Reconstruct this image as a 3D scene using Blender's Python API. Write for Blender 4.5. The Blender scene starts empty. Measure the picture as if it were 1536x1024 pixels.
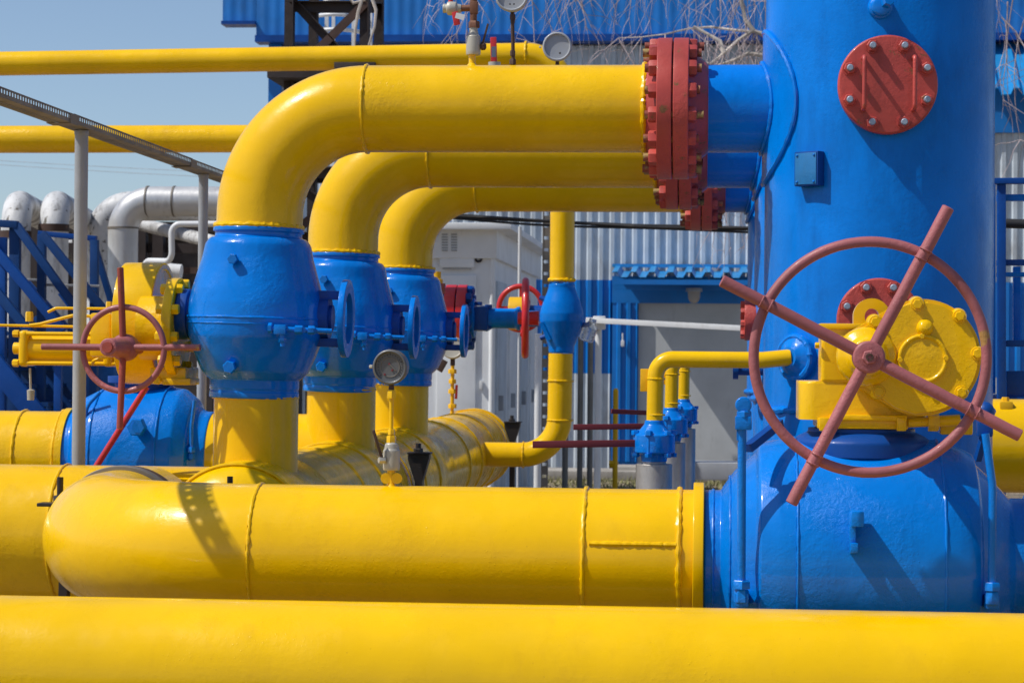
import bpy, bmesh, math, random
from mathutils import Vector, Matrix, Quaternion
random.seed(7)
sc = bpy.context.scene
COL = sc.collection
V = Vector
PI = math.pi

# ------------------------------------------------------------------ camera
EYE = 1.75
F = 3500.0
YAW = math.atan(300 / F)
ROLL = 0.0085
PITCH = (530.4 - 512) / F
cam_d = bpy.data.cameras.new("camera")
cam = bpy.data.objects.new("camera", cam_d)
COL.objects.link(cam)
cam_d.sensor_width = 36.0
cam_d.lens = F / 1536 * 36.0
cam_d.clip_start = 0.1
cam_d.clip_end = 3000
CR = Matrix.Rotation(YAW, 3, 'Z') @ Matrix.Rotation(PI / 2 + PITCH, 3, 'X') @ Matrix.Rotation(ROLL, 3, 'Z')
M4 = CR.to_4x4()
M4.translation = V((0, 0, EYE))
cam.matrix_world = M4
sc.camera = cam
cam_d.dof.use_dof = True
cam_d.dof.focus_distance = 9.6
cam_d.dof.aperture_fstop = 9.0


def P(px, py, Y):
    """the point at depth Y (the direction the header runs) seen at this place in the photo"""
    d = CR @ V(((px - 768) / F, -(py - 512) / F, -1))
    t = Y / d.y
    return V((0, 0, EYE)) + d * t


def mp(px, Y):
    d = CR @ V(((px - 768) / F, 0, -1))
    return Y / d.y / F


# ------------------------------------------------------------------ materials
def nodes(name):
    m = bpy.data.materials.new(name)
    m.use_nodes = True
    nt = m.node_tree
    b = nt.nodes["Principled BSDF"]
    tc = nt.nodes.new("ShaderNodeTexCoord")
    return m, nt, b, tc


def noise(nt, tc, scale, detail=4, rough=0.55, stretch=None):
    n = nt.nodes.new("ShaderNodeTexNoise")
    n.inputs["Scale"].default_value = scale
    n.inputs["Detail"].default_value = detail
    n.inputs["Roughness"].default_value = rough
    if stretch:
        mpn = nt.nodes.new("ShaderNodeMapping")
        mpn.inputs["Scale"].default_value = stretch
        nt.links.new(tc.outputs["Object"], mpn.inputs[0])
        nt.links.new(mpn.outputs[0], n.inputs["Vector"])
    else:
        nt.links.new(tc.outputs["Object"], n.inputs["Vector"])
    return n


def ramp(nt, src, stops):
    r = nt.nodes.new("ShaderNodeValToRGB")
    el = r.color_ramp.elements
    while len(el) < len(stops):
        el.new(0.5)
    for e, (p, c) in zip(el, stops):
        e.position = p
        e.color = (c, c, c, 1) if isinstance(c, (int, float)) else (*c, 1)
    nt.links.new(src, r.inputs[0])
    return r


def mix(nt, fac, a, b):
    m = nt.nodes.new("ShaderNodeMix")
    m.data_type = 'RGBA'
    for s, v in ((m.inputs[0], fac), (m.inputs[6], a), (m.inputs[7], b)):
        if isinstance(v, bpy.types.NodeSocket):
            nt.links.new(v, s)
        elif isinstance(v, (int, float)):
            s.default_value = v
        else:
            s.default_value = (*v, 1)
    return m.outputs[2]


def paint(name, col, rough=0.3, bump=0.35, dirt=(0.12, 0.08, 0.03), dirt_amt=0.35, var=0.12, chips=None, chip_at=0.68, coat=0.25, lump=1.0, fine=1.0, metallic=0.0, streak=0.5, spec=0.5, dirt_lo=0.56, chips2=None, pits=0.0, dents=0.0, worm=0.0, grain=(1, 1, 0.10)):
    m, nt, b, tc = nodes(name)
    n1 = noise(nt, tc, 2.3, 5)
    dark = tuple(c * (1 - var * 2) for c in col)
    lite = tuple(min(1, c * (1 + var)) for c in col)
    base = mix(nt, ramp(nt, n1.outputs[0], [(0.32, 0.0), (0.7, 1.0)]).outputs[0], dark, lite)
    # grime: blotches and vertical run marks
    n2 = noise(nt, tc, 5.0, 8, 0.7, (1, 1, 0.28))
    g = ramp(nt, n2.outputs[0], [(dirt_lo, 0.0), (dirt_lo + 0.2, dirt_amt)])
    base = mix(nt, g.outputs[0], base, dirt)
    # tiny specks
    n3 = noise(nt, tc, 95.0, 2, 0.5)
    s = ramp(nt, n3.outputs[0], [(0.735, 0.0), (0.765, 0.55)])
    base = mix(nt, s.outputs[0], base, dirt)
    if chips:
        n4 = noise(nt, tc, 13.0, 7, 0.66)
        c = ramp(nt, n4.outputs[0], [(chip_at - 0.03, 0.0), (chip_at + 0.02, 1.0)])
        base = mix(nt, c.outputs[0], base, chips)
    if chips2:
        n6 = noise(nt, tc, 4.2, 6, 0.6)
        c = ramp(nt, n6.outputs[0], [(0.665, 0.0), (0.69, 0.9)])
        base = mix(nt, c.outputs[0], base, chips2)
    nt.links.new(base, b.inputs["Base Color"])
    n5 = noise(nt, tc, 7.0, 6, 0.6)
    rr = ramp(nt, n5.outputs[0], [(0.3, max(0.05, rough - 0.1)), (0.72, rough + 0.16)])
    nt.links.new(rr.outputs[0], b.inputs["Roughness"])
    b.inputs["Metallic"].default_value = metallic
    b.inputs["Coat Weight"].default_value = coat
    b.inputs["Specular IOR Level"].default_value = spec
    b.inputs["Coat Roughness"].default_value = 0.09
    # brushed, lumpy paint
    h1 = noise(nt, tc, 46.0, 6, 0.66)
    h2 = noise(nt, tc, 9.0, 3, 0.5, (1, 1, 1))
    h3 = noise(nt, tc, 150.0, 3, 0.6)
    mask = ramp(nt, noise(nt, tc, 3.1, 3).outputs[0], [(0.42, 0.12), (0.62, 1.0)])
    mul = nt.nodes.new("ShaderNodeMath"); mul.operation = 'MULTIPLY'
    nt.links.new(h1.outputs[0], mul.inputs[0]); nt.links.new(mask.outputs[0], mul.inputs[1])
    b1 = nt.nodes.new("ShaderNodeBump"); b1.inputs["Strength"].default_value = bump; b1.inputs["Distance"].default_value = 0.008 * lump
    nt.links.new(mul.outputs[0], b1.inputs["Height"])
    b2 = nt.nodes.new("ShaderNodeBump"); b2.inputs["Strength"].default_value = bump * 0.4; b2.inputs["Distance"].default_value = 0.008 * lump
    nt.links.new(h2.outputs[0], b2.inputs["Height"]); nt.links.new(b1.outputs[0], b2.inputs["Normal"])
    b3 = nt.nodes.new("ShaderNodeBump"); b3.inputs["Strength"].default_value = bump * 0.35 * fine; b3.inputs["Distance"].default_value = 0.0015
    nt.links.new(h3.outputs[0], b3.inputs["Height"]); nt.links.new(b2.outputs[0], b3.inputs["Normal"])
    last = b3
    if pits:
        # blisters and pinholes in thick paint, in patches
        vo = nt.nodes.new("ShaderNodeTexVoronoi"); vo.inputs["Scale"].default_value = 70.0
        nt.links.new(tc.outputs["Object"], vo.inputs["Vector"])
        pr = ramp(nt, vo.outputs["Distance"], [(0.04, 1.0), (0.24, 0.0)])
        pm = ramp(nt, noise(nt, tc, 2.6, 5, 0.7).outputs[0], [(0.50, 0.0), (0.62, 1.0)])
        mu = nt.nodes.new("ShaderNodeMath"); mu.operation = 'MULTIPLY'
        nt.links.new(pr.outputs[0], mu.inputs[0]); nt.links.new(pm.outputs[0], mu.inputs[1])
        b4 = nt.nodes.new("ShaderNodeBump"); b4.inputs["Strength"].default_value = pits; b4.inputs["Distance"].default_value = 0.0022
        nt.links.new(mu.outputs[0], b4.inputs["Height"]); nt.links.new(last.outputs[0], b4.inputs["Normal"])
        last = b4
    if worm:
        # wrinkled runs where the paint went on too thick
        wn = noise(nt, tc, 17.0, 3, 0.55)
        wn.noise_type = 'RIDGED_MULTIFRACTAL'
        wr = ramp(nt, wn.outputs[0], [(0.55, 0.0), (0.95, 1.0)])
        wm = ramp(nt, noise(nt, tc, 3.6, 4, 0.6).outputs[0], [(0.44, 0.0), (0.60, 1.0)])
        mw = nt.nodes.new("ShaderNodeMath"); mw.operation = 'MULTIPLY'
        nt.links.new(wr.outputs[0], mw.inputs[0]); nt.links.new(wm.outputs[0], mw.inputs[1])
        b6 = nt.nodes.new("ShaderNodeBump"); b6.inputs["Strength"].default_value = worm; b6.inputs["Distance"].default_value = 0.006
        nt.links.new(mw.outputs[0], b6.inputs["Height"]); nt.links.new(last.outputs[0], b6.inputs["Normal"])
        last = b6
    if dents:
        # brush strokes and shallow dents
        d1 = noise(nt, tc, 26.0, 4, 0.6, grain)
        d2 = noise(nt, tc, 1.7, 2, 0.4)
        ad = nt.nodes.new("ShaderNodeMath"); ad.operation = 'MULTIPLY_ADD'; ad.inputs[1].default_value = 0.10
        nt.links.new(d1.outputs[0], ad.inputs[0]); nt.links.new(d2.outputs[0], ad.inputs[2])
        b5 = nt.nodes.new("ShaderNodeBump"); b5.inputs["Strength"].default_value = dents; b5.inputs["Distance"].default_value = 0.05
        nt.links.new(ad.outputs[0], b5.inputs["Height"]); nt.links.new(last.outputs[0], b5.inputs["Normal"])
        last = b5
    nt.links.new(last.outputs[0], b.inputs["Normal"])
    return m


YEL = paint("yellow_paint", (0.84, 0.500, 0.0), 0.26, 0.24, (0.55, 0.28, 0.01), 0.30, 0.05, coat=0.30, spec=0.18, pits=0.4, dents=0.14, worm=0.12, grain=(0.08, 1, 1))
YELR = paint("lumpy_yellow_paint", (0.84, 0.500, 0.0), 0.26, 0.42, (0.45, 0.22, 0.01), 0.36, 0.06, coat=0.32, spec=0.2, pits=0.5, dents=0.14, worm=0.38, grain=(0.12, 1, 1))
YELD = paint("dull_yellow_paint", (0.80, 0.45, 0.005), 0.5, 0.3, (0.3, 0.17, 0.03), 0.4, 0.08, coat=0.05, spec=0.3)
BLU = paint("blue_paint", (0.0, 0.185, 0.68), 0.27, 0.36, (0.0, 0.06, 0.25), 0.45, 0.10, coat=0.18, spec=0.10, dirt_lo=0.5, pits=0.4, dents=0.25, worm=0.12)
BLUR = paint("lumpy_blue_paint", (0.0, 0.188, 0.69), 0.22, 0.75, (0.0, 0.06, 0.24), 0.35, 0.10, coat=0.45, lump=1.0, spec=0.12, pits=0.6, dents=0.18, worm=0.6)
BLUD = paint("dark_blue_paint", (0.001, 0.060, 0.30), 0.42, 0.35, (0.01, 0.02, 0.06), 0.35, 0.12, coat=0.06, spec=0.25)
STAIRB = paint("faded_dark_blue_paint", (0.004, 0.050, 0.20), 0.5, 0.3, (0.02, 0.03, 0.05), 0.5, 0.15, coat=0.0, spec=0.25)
RED = paint("red_paint", (0.50, 0.072, 0.058), 0.44, 0.6, (0.13, 0.025, 0.014), 0.55, 0.16, chips=(0.20, 0.085, 0.035), chip_at=0.645, coat=0.1, spec=0.35, pits=0.6)
REDB = paint("bright_red_paint", (0.56, 0.018, 0.02), 0.35, 0.35, (0.15, 0.01, 0.01), 0.35, 0.1, coat=0.2)
PINK = paint("faded_red_paint", (0.37, 0.112, 0.118), 0.5, 0.55, (0.20, 0.05, 0.035), 0.6, 0.18, chips=(0.12, 0.04, 0.02), chip_at=0.70, coat=0.03, chips2=(0.40, 0.22, 0.05), pits=0.5)
RUSTRED = paint("rusty_red_paint", (0.33, 0.055, 0.035), 0.5, 0.5, (0.12, 0.03, 0.012), 0.6, 0.18, chips=(0.16, 0.055, 0.015), chip_at=0.6, coat=0.05)
DKRED = paint("dark_red_paint", (0.20, 0.022, 0.03), 0.5, 0.2, (0.1, 0.02, 0.02), 0.4, 0.1, coat=0.05)
THREAD = paint("red_daubed_thread", (0.30, 0.075, 0.045), 0.5, 0.6, (0.10, 0.05, 0.02), 0.7, 0.2, chips=(0.34, 0.24, 0.08), chip_at=0.54, coat=0.0, metallic=0.15)
GREY = paint("grey_paint", (0.35, 0.37, 0.40), 0.5, 0.2, (0.16, 0.155, 0.15), 0.5, 0.1, coat=0.05)
WHT = paint("white_paint", (0.66, 0.68, 0.70), 0.45, 0.12, (0.3, 0.28, 0.25), 0.4, 0.05, coat=0.05)
CABIN = paint("pale_grey_cladding", (0.76, 0.79, 0.82), 0.5, 0.06, (0.32, 0.31, 0.3), 0.35, 0.05, coat=0.0)
INSUL = paint("weathered_insulation_wrap", (0.60, 0.61, 0.62), 0.5, 0.5, (0.05, 0.04, 0.035), 0.95, 0.12, chips=(0.09, 0.08, 0.065), chip_at=0.62, coat=0.0, lump=2.0, dirt_lo=0.49)
RUST = paint("brown_rust", (0.075, 0.038, 0.028), 0.7, 0.6, (0.03, 0.018, 0.014), 0.6, 0.25, chips=(0.16, 0.06, 0.02), chip_at=0.68, coat=0.0)
DARK = paint("dark_brown_steel", (0.030, 0.020, 0.019), 0.7, 0.5, (0.08, 0.04, 0.025), 0.5, 0.2, coat=0.0)
BLACK = paint("black_bitumen_paint", (0.014, 0.011, 0.012), 0.5, 0.4, (0.06, 0.035, 0.02), 0.5, 0.2, coat=0.1)
GALV = paint("tarnished_zinc", (0.21, 0.19, 0.165), 0.55, 0.3, (0.09, 0.06, 0.04), 0.7, 0.15, coat=0.0, metallic=0.25)
STEEL = paint("bare_steel", (0.46, 0.43, 0.40), 0.42, 0.25, (0.16, 0.12, 0.09), 0.75, 0.2, coat=0.0, metallic=0.55, dirt_lo=0.48)
ZINC = paint("bluish_bolt_steel", (0.33, 0.40, 0.50), 0.4, 0.4, (0.1, 0.1, 0.1), 0.4, 0.1, coat=0.0, metallic=0.3)
DIAL = paint("grey_dial_metal", (0.13, 0.135, 0.14), 0.42, 0.12, (0.08, 0.07, 0.06), 0.5, 0.12, coat=0.2, metallic=0.3)
CREAM = paint("pale_valve_metal", (0.46, 0.44, 0.38), 0.42, 0.25, (0.18, 0.12, 0.06), 0.6, 0.12, coat=0.0, metallic=0.2)
WALLG = paint("pale_grey_metal_sheet", (0.52, 0.59, 0.66), 0.45, 0.05, (0.26, 0.25, 0.24), 0.6, 0.08, coat=0.0, dirt_lo=0.5)
WALLB = paint("blue_metal_sheet", (0.001, 0.17, 0.56), 0.45, 0.05, (0.03, 0.09, 0.2), 0.4, 0.08, coat=0.0)
ROOFB = paint("pale_blue_roof_sheet", (0.012, 0.24, 0.58), 0.4, 0.08, (0.05, 0.15, 0.25), 0.4, 0.1, coat=0.1)
DOORM = paint("grey_door_paint", (0.47, 0.49, 0.50), 0.6, 0.05, (0.18, 0.17, 0.16), 0.4, 0.05, coat=0.0)
LAGS = paint("silvery_lagging_sheet", (0.56, 0.57, 0.585), 0.38, 0.25, (0.14, 0.125, 0.11), 0.6, 0.08, coat=0.0, metallic=0.35, dirt_lo=0.52, dents=0.12)
BARK = paint("pale_birch_bark", (0.58, 0.52, 0.46), 0.8, 0.5, (0.08, 0.06, 0.05), 0.9, 0.25, coat=0.0)
TWIG = paint("brown_twig_bark", (0.50, 0.41, 0.41), 0.8, 0.3, (0.10, 0.07, 0.06), 0.6, 0.25, coat=0.0)
RUBBER = paint("black_cable_sheath", (0.02, 0.02, 0.022), 0.6, 0.3, (0.1, 0.09, 0.07), 0.5, 0.2, coat=0.0)
CONC = paint("grey_concrete", (0.34, 0.32, 0.29), 0.85, 0.7, (0.16, 0.14, 0.11), 0.7, 0.15, coat=0.0)
SHED = paint("sooty_brown_boards", (0.035, 0.026, 0.024), 0.85, 0.5, (0.10, 0.08, 0.07), 0.7, 0.3, coat=0.0)


def ground_mat():
    m, nt, b, tc = nodes("gravelly_ground")
    n1 = noise(nt, tc, 0.6, 8, 0.65)
    n2 = noise(nt, tc, 22.0, 6, 0.7)
    c = mix(nt, ramp(nt, n1.outputs[0], [(0.35, 0), (0.65, 1)]).outputs[0], (0.30, 0.23, 0.15), (0.50, 0.41, 0.30))
    c = mix(nt, ramp(nt, n2.outputs[0], [(0.4, 0), (0.6, 0.8)]).outputs[0], c, (0.20, 0.165, 0.12))
    nt.links.new(c, b.inputs["Base Color"])
    b.inputs["Roughness"].default_value = 0.95
    bp = nt.nodes.new("ShaderNodeBump"); bp.inputs["Strength"].default_value = 0.9; bp.inputs["Distance"].default_value = 0.05
    nt.links.new(n2.outputs[0], bp.inputs["Height"]); nt.links.new(bp.outputs[0], b.inputs["Normal"])
    return m


def grass_mat():
    m, nt, b, tc = nodes("dry_spring_grass")
    n = noise(nt, tc, 4.0, 4)
    c = mix(nt, n.outputs[0], (0.10, 0.15, 0.04), (0.34, 0.28, 0.14))
    nt.links.new(c, b.inputs["Base Color"])
    b.inputs["Roughness"].default_value = 0.8
    return m


def glass_mat(name, col, alpha):
    m, nt, b, tc = nodes(name)
    b.inputs["Base Color"].default_value = (*col, 1)
    b.inputs["Roughness"].default_value = 0.08
    b.inputs["Transmission Weight"].default_value = alpha
    b.inputs["IOR"].default_value = 1.15
    n = noise(nt, tc, 40, 3)
    bp = nt.nodes.new("ShaderNodeBump"); bp.inputs["Strength"].default_value = 0.5; bp.inputs["Distance"].default_value = 0.01
    nt.links.new(n.outputs[0], bp.inputs["Height"]); nt.links.new(bp.outputs[0], b.inputs["Normal"])
    return m


GROUND = ground_mat()
GRASS = grass_mat()
PLASTIC = glass_mat("clear_plastic", (0.8, 0.85, 0.9), 0.8)
LAMPG = glass_mat("dusty_lamp_glass", (0.6, 0.55, 0.48), 0.5)


# ------------------------------------------------------------------ mesh building
def frame(axis):
    a = V(axis).normalized()
    h = V((0, 0, 1)) if abs(a.z) < 0.9 else V((0, 1, 0))
    u = h.cross(a).normalized()
    v = a.cross(u).normalized()
    return a, u, v


class MB:
    def __init__(s):
        s.bm = bmesh.new()

    def rings(s, rows, closed=False, cap=True):
        bm = s.bm
        rv = [[bm.verts.new(p) for p in r] for r in rows]
        n = len(rows[0])
        k = len(rv)
        for i in range(k if closed else k - 1):
            a, b = rv[i], rv[(i + 1) % k]
            for j in range(n):
                bm.faces.new((a[j], a[(j + 1) % n], b[(j + 1) % n], b[j]))
        if cap and not closed:
            bm.faces.new(list(reversed(rv[0])))
            bm.faces.new(rv[-1])
        return s

    def tube(s, pts, r, seg=20, cap=True, closed=False):
        pts = [V(p) for p in pts]
        n = len(pts)
        rad = r if isinstance(r, (list, tuple)) else [r] * n
        tan = []
        for i in range(n):
            if closed:
                t = pts[(i + 1) % n] - pts[i - 1]
            else:
                t = pts[min(i + 1, n - 1)] - pts[max(i - 1, 0)]
            tan.append(t.normalized())
        _, u, v = frame(tan[0])
        rows = []
        for i in range(n):
            if i:
                q = tan[i - 1].rotation_difference(tan[i])
                u = q @ u
            u = (u - tan[i] * u.dot(tan[i])).normalized()
            v = tan[i].cross(u)
            rows.append([pts[i] + (u * math.cos(2 * PI * j / seg) + v * math.sin(2 * PI * j / seg)) * rad[i] for j in range(seg)])
        return s.rings(rows, closed, cap)

    def cyl(s, a, b, r, seg=24):
        return s.tube([a, b], r, seg)

    def lathe(s, o, axis, prof, seg=48, cap=True):
        a, u, v = frame(axis)
        o = V(o)
        rows = []
        for t, r in prof:
            rows.append([o + a * t + (u * math.cos(2 * PI * j / seg) + v * math.sin(2 * PI * j / seg)) * max(r, 1e-4) for j in range(seg)])
        return s.rings(rows, False, cap)

    def torus(s, c, axis, R, r, seg=72, sub=12, jitter=0.0):
        a, u, v = frame(axis)
        c = V(c)
        rows = []
        for i in range(seg):
            d = u * math.cos(2 * PI * i / seg) + v * math.sin(2 * PI * i / seg)
            rr = r * (1 + random.uniform(-jitter, jitter))
            off = a * random.uniform(-jitter, jitter) * r * 0.6
            rows.append([c + off + d * (R + rr * math.cos(2 * PI * j / sub)) + a * rr * math.sin(2 * PI * j / sub) for j in range(sub)])
        return s.rings(rows, True)

    def box(s, c, size, rot=None, bev=0.0, seg=2):
        r = bmesh.ops.create_cube(s.bm, size=1.0)
        vs = r['verts']
        M = Matrix.Translation(V(c)) @ (rot.to_4x4() if rot else Matrix.Identity(4)) @ Matrix.Diagonal((*size, 1))
        bmesh.ops.transform(s.bm, matrix=M, verts=vs)
        if bev:
            es = list({e for v in vs for e in v.link_edges})
            bmesh.ops.bevel(s.bm, geom=es, offset=bev, segments=seg, profile=0.6, affect='EDGES')
        return s

    def beam(s, a, b, w, h, up=(0, 0, 1), bev=0.0):
        a, b = V(a), V(b)
        d = b - a
        x = d.normalized()
        up = V(up)
        if abs(x.dot(up)) > 0.98:
            up = V((0, 1, 0))
        y = up.cross(x).normalized()
        z = x.cross(y)
        R = Matrix((x, y, z)).transposed()
        return s.box((a + b) / 2, (d.length, w, h), R, bev)

    def lbeam(s, a, b, w, t, up=(0, 0, 1)):
        """angle iron"""
        a, b = V(a), V(b)
        x = (b - a).normalized()
        up = V(up)
        if abs(x.dot(up)) > 0.98:
            up = V((0, 1, 0))
        y = up.cross(x).normalized()
        z = x.cross(y)
        s.beam(a + z * (t / 2), b + z * (t / 2), w, t, up)
        return s.beam(a + y * (w / 2 - t / 2) - z * (w / 2), b + y * (w / 2 - t / 2) - z * (w / 2), t, w, up)

    def prism(s, pts2, o, u, v, depth, bev=0.0, seg=2):
        """outline in the plane (u, v) pushed along u x v by depth"""
        u, v = V(u), V(v)
        n = u.cross(v).normalized()
        o = V(o)
        bm = s.bm
        a = [bm.verts.new(o + u * x + v * y) for x, y in pts2]
        b = [bm.verts.new(o + u * x + v * y + n * depth) for x, y in pts2]
        k = len(a)
        bm.faces.new(list(reversed(a)))
        top = bm.faces.new(b)
        for i in range(k):
            bm.faces.new((a[i], a[(i + 1) % k], b[(i + 1) % k], b[i]))
        if bev:
            bmesh.ops.bevel(bm, geom=list(top.edges), offset=bev, segments=seg, profile=0.55, affect='EDGES')
        return s

    def nut(s, c, axis, r, h, dome=True):
        a, u, v = frame(axis)
        ph = random.uniform(0, 1)
        c = V(c)
        prof = [(0, r), (h * 0.82, r), (h, r * 0.86)]
        rows = [[c + a * t + (u * math.cos(ph + PI / 3 * j) + v * math.sin(ph + PI / 3 * j)) * q for j in range(6)] for t, q in prof]
        return s.rings(rows)

    def ball(s, c, r, seg=20):
        c = V(c)
        k = seg // 2
        return s.lathe(c, (0, 0, 1), [(-r * math.cos(PI * i / k), max(r * math.sin(PI * i / k), 1e-4)) for i in range(k + 1)], seg)

    def build(s, name, mat, parent=None, sharp=38, loc=None):
        bm = s.bm
        bmesh.ops.recalc_face_normals(bm, faces=bm.faces)
        if parent is not None and loc is None:
            o0 = parent.get('_o')
            p = parent
            o0 = V(o0)
        else:
            o0 = V(loc) if loc is not None else None
        if o0 is None:
            xs = [v.co for v in bm.verts]
            lo = V((min(c.x for c in xs), min(c.y for c in xs), min(c.z for c in xs)))
            hi = V((max(c.x for c in xs), max(c.y for c in xs), max(c.z for c in xs)))
            o0 = V(((lo.x + hi.x) / 2, (lo.y + hi.y) / 2, lo.z))
        bmesh.ops.translate(bm, vec=-o0, verts=bm.verts)
        me = bpy.data.meshes.new(name)
        bm.to_mesh(me)
        bm.free()
        me.materials.append(mat)
        if sharp < 180:
            for p in me.polygons:
                p.use_smooth = True
            me.set_sharp_from_angle(angle=math.radians(sharp))
        o = bpy.data.objects.new(name, me)
        COL.objects.link(o)
        if parent is not None:
            o.parent = parent
            o['_o'] = tuple(o0)
            # a part keeps its root's origin
        else:
            o.location = o0
            o['_o'] = tuple(o0)
        return o


def tag(o, label, cat, group=None, kind=None):
    o['label'] = label
    o['category'] = cat
    if group:
        o['group'] = group
    if kind:
        o['kind'] = kind
    return o


def thing(name, label, cat, loc, group=None):
    o = bpy.data.objects.new(name, None)
    COL.objects.link(o)
    o.location = loc
    o['_o'] = tuple(V(loc))
    o.empty_display_size = 0.2
    return tag(o, label, cat, group)


def solo(name, mb, mat, label, cat, group=None, sharp=38):
    return tag(mb.build(name, mat, sharp=sharp), label, cat, group)


def struct(name, mb, mat, sharp=38):
    o = mb.build(name, mat, sharp=sharp)
    o['kind'] = 'structure'
    return o


def dup(root, shift, label, rot=None):
    r = root.copy()
    COL.objects.link(r)
    r.location = root.location + V(shift)
    r['_o'] = tuple(r.location)
    r['label'] = label

    def rec(o, par):
        for ch in [c for c in bpy.data.objects if c.parent is o]:
            c = ch.copy()
            COL.objects.link(c)
            c.parent = par
            rec(ch, c)
    rec(root, r)
    return r


def arc(c, a, b, ang, n=12):
    """points from c+a turning towards c+b"""
    c, a, b = V(c), V(a), V(b)
    return [c + a * math.cos(ang * i / n) + b * math.sin(ang * i / n) for i in range(n + 1)]


def route(pts, R, n=12):
    """polyline with its corners rounded to the bend radius R"""
    pts = [V(p) for p in pts]
    out = [pts[0]]
    for i in range(1, len(pts) - 1):
        a = (pts[i - 1] - pts[i]).normalized()
        b = (pts[i + 1] - pts[i]).normalized()
        ang = math.acos(max(-1, min(1, a.dot(b))))
        d = R / math.tan(ang / 2)
        p0 = pts[i] + a * d
        bis = (a + b).normalized()
        c = pts[i] + bis * (R / math.sin(ang / 2))
        r0 = p0 - c
        r1 = (pts[i] + b * d) - c
        tot = r0.angle(r1)
        ax = r0.cross(r1).normalized()
        for k in range(n + 1):
            out.append(c + Quaternion(ax, tot * k / n) @ r0)
    out.append(pts[-1])
    return out


def fillet(prof, r, n=3):
    """round the corners of a lathe profile"""
    out = [prof[0]]
    for i in range(1, len(prof) - 1):
        p0, p1, p2 = V(prof[i - 1]).to_2d(), V(prof[i]).to_2d(), V(prof[i + 1]).to_2d()
        a, b = p0 - p1, p2 - p1
        d = min(r, a.length * 0.45, b.length * 0.45)
        if a.length < 1e-6 or b.length < 1e-6:
            out.append(prof[i]); continue
        q0, q2 = p1 + a.normalized() * d, p1 + b.normalized() * d
        for k in range(n + 1):
            t = k / n
            out.append(tuple(q0 * (1 - t) ** 2 + p1 * 2 * t * (1 - t) + q2 * t * t))
    out.append(prof[-1])
    return [(p[0], p[1]) for p in out]


def weld(c, axis, R, r=0.008, name='weld_seam', mat=None, parent=None, seg=110):
    return MB().torus(c, axis, R, r, seg, 8, 0.28).build(name, mat or YELR, parent)


def fasten(mb, c, axis, r, h, rod=0.0, rr=None):
    mb.nut(c, axis, r, h)
    if rod:
        a = V(axis).normalized()
        mb.cyl(V(c), V(c) + a * (h + rod), rr or r * 0.5, 10)


X, Yv, Z = V((1, 0, 0)), V((0, 1, 0)), V((0, 0, 1))

# ------------------------------------------------------------------ depth of the main planes
Y0, Y1, Y2 = 8.0, 8.9, 10.7
DY = 2.5

# ================================================================== the setting
gm = MB()
gm.box((0, 200, -0.05), (900, 900, 0.1))
struct('ground', gm, GROUND)

# kerb and verge in front of the factory
YB = 34.0
cm = MB()
cm.box((2.0, YB - 1.1, 0.06), (70, 0.9, 0.14), None, 0.02)
struct('pavement', cm, CONC)

gb = MB()
for i in range(3800):
    x = random.uniform(-6.5, 3.5)
    y = random.uniform(YB - 3.6, YB - 1.6)
    h = random.uniform(0.02, 0.085) * (1.0 if random.random() < 0.8 else 1.5)
    a = random.uniform(0, PI)
    w = 0.012
    dx, dy = math.cos(a) * w, math.sin(a) * w
    lx, ly = random.uniform(-0.06, 0.06), random.uniform(-0.06, 0.06)
    v = [gb.bm.verts.new(p) for p in ((x - dx, y - dy, 0), (x + dx, y + dy, 0), (x + lx, y + ly, h))]
    gb.bm.faces.new(v)
g = gb.build('grass', GRASS, sharp=180)
g['kind'] = 'stuff'; g['label'] = 'patchy low grass in front of the factory wall'; g['category'] = 'grass'

# ------------------------------------------------------------------ front yellow pipe
a, b = P(-420, 894 + 116, Y0), P(2000, 929 + 116, Y0)
a.z = b.z = (a.z + b.z) / 2 + 0.012
fp = thing('gas_pipe', 'wide yellow pipe running across the very front along the bottom of the photo', 'pipe', ((a + b) / 2 - V((0, 0, 0.265))))
MB().tube([a, b], 0.265, 96).build('pipe_run', YEL, fp)

# ------------------------------------------------------------------ second pipe with elbow
R2 = 0.262
zA = P(768, 838, Y1).z + 0.012
xel = -1.73
XH = -2.11
zs = lambda px, py, Y: P(px, py, Y).z
p_right = V((P(1040, 838, Y1).x, Y1, zA))
p_el0 = V((xel, Y1, zA))
sp = thing('gas_pipe', 'yellow pipe with rounded elbow at its left end, joined to the big blue valve', 'pipe', (xel, Y1, zA - R2))
MB().tube([p_el0 + V((0.0, 0, 0)), p_right], R2, 96, cap=False).build('pipe_run', YEL, sp)
RE = 0.785
el = arc((xel, Y1 + RE, zA), (0, -RE, 0), (-RE, 0, 0), PI / 2, 28)
MB().tube(el + [el[-1] + V((0, 0.52, 0))], R2, 96).build('elbow', YEL, sp)
weld(p_el0, X, R2 + 0.0005, 0.0075, parent=sp)
weld(V((P(879, 838, Y1).x, Y1, zA)), X, R2 + 0.0005, 0.0085, parent=sp)
weld(V((P(1019, 838, Y1).x, Y1, zA)), X, R2 + 0.0005, 0.0105, parent=sp)
# longitudinal seam
x0, x1 = P(884, 800, Y1 - 0.24).x, P(1015, 800, Y1 - 0.24).x
ang = math.radians(16)
mb = MB()
pts = [V((x0 + (x1 - x0) * i / 40, Y1 - (R2 - 0.001) * math.cos(ang), zA + (R2 - 0.001) * math.sin(ang))) for i in range(41)]
mb.tube(pts, [0.010 * random.uniform(0.75, 1.2) for _ in pts], 8)
mb.build('weld_seam', YELR, sp)
xc = P(1040, 800, Y1).x
MB().lathe((xc, Y1, zA), X, fillet([(0, R2), (0, R2 + 0.028), (0.04, R2 + 0.028), (0.04, R2 - 0.05)], 0.004), 96, False).build('end_collar', YEL, sp)
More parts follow.
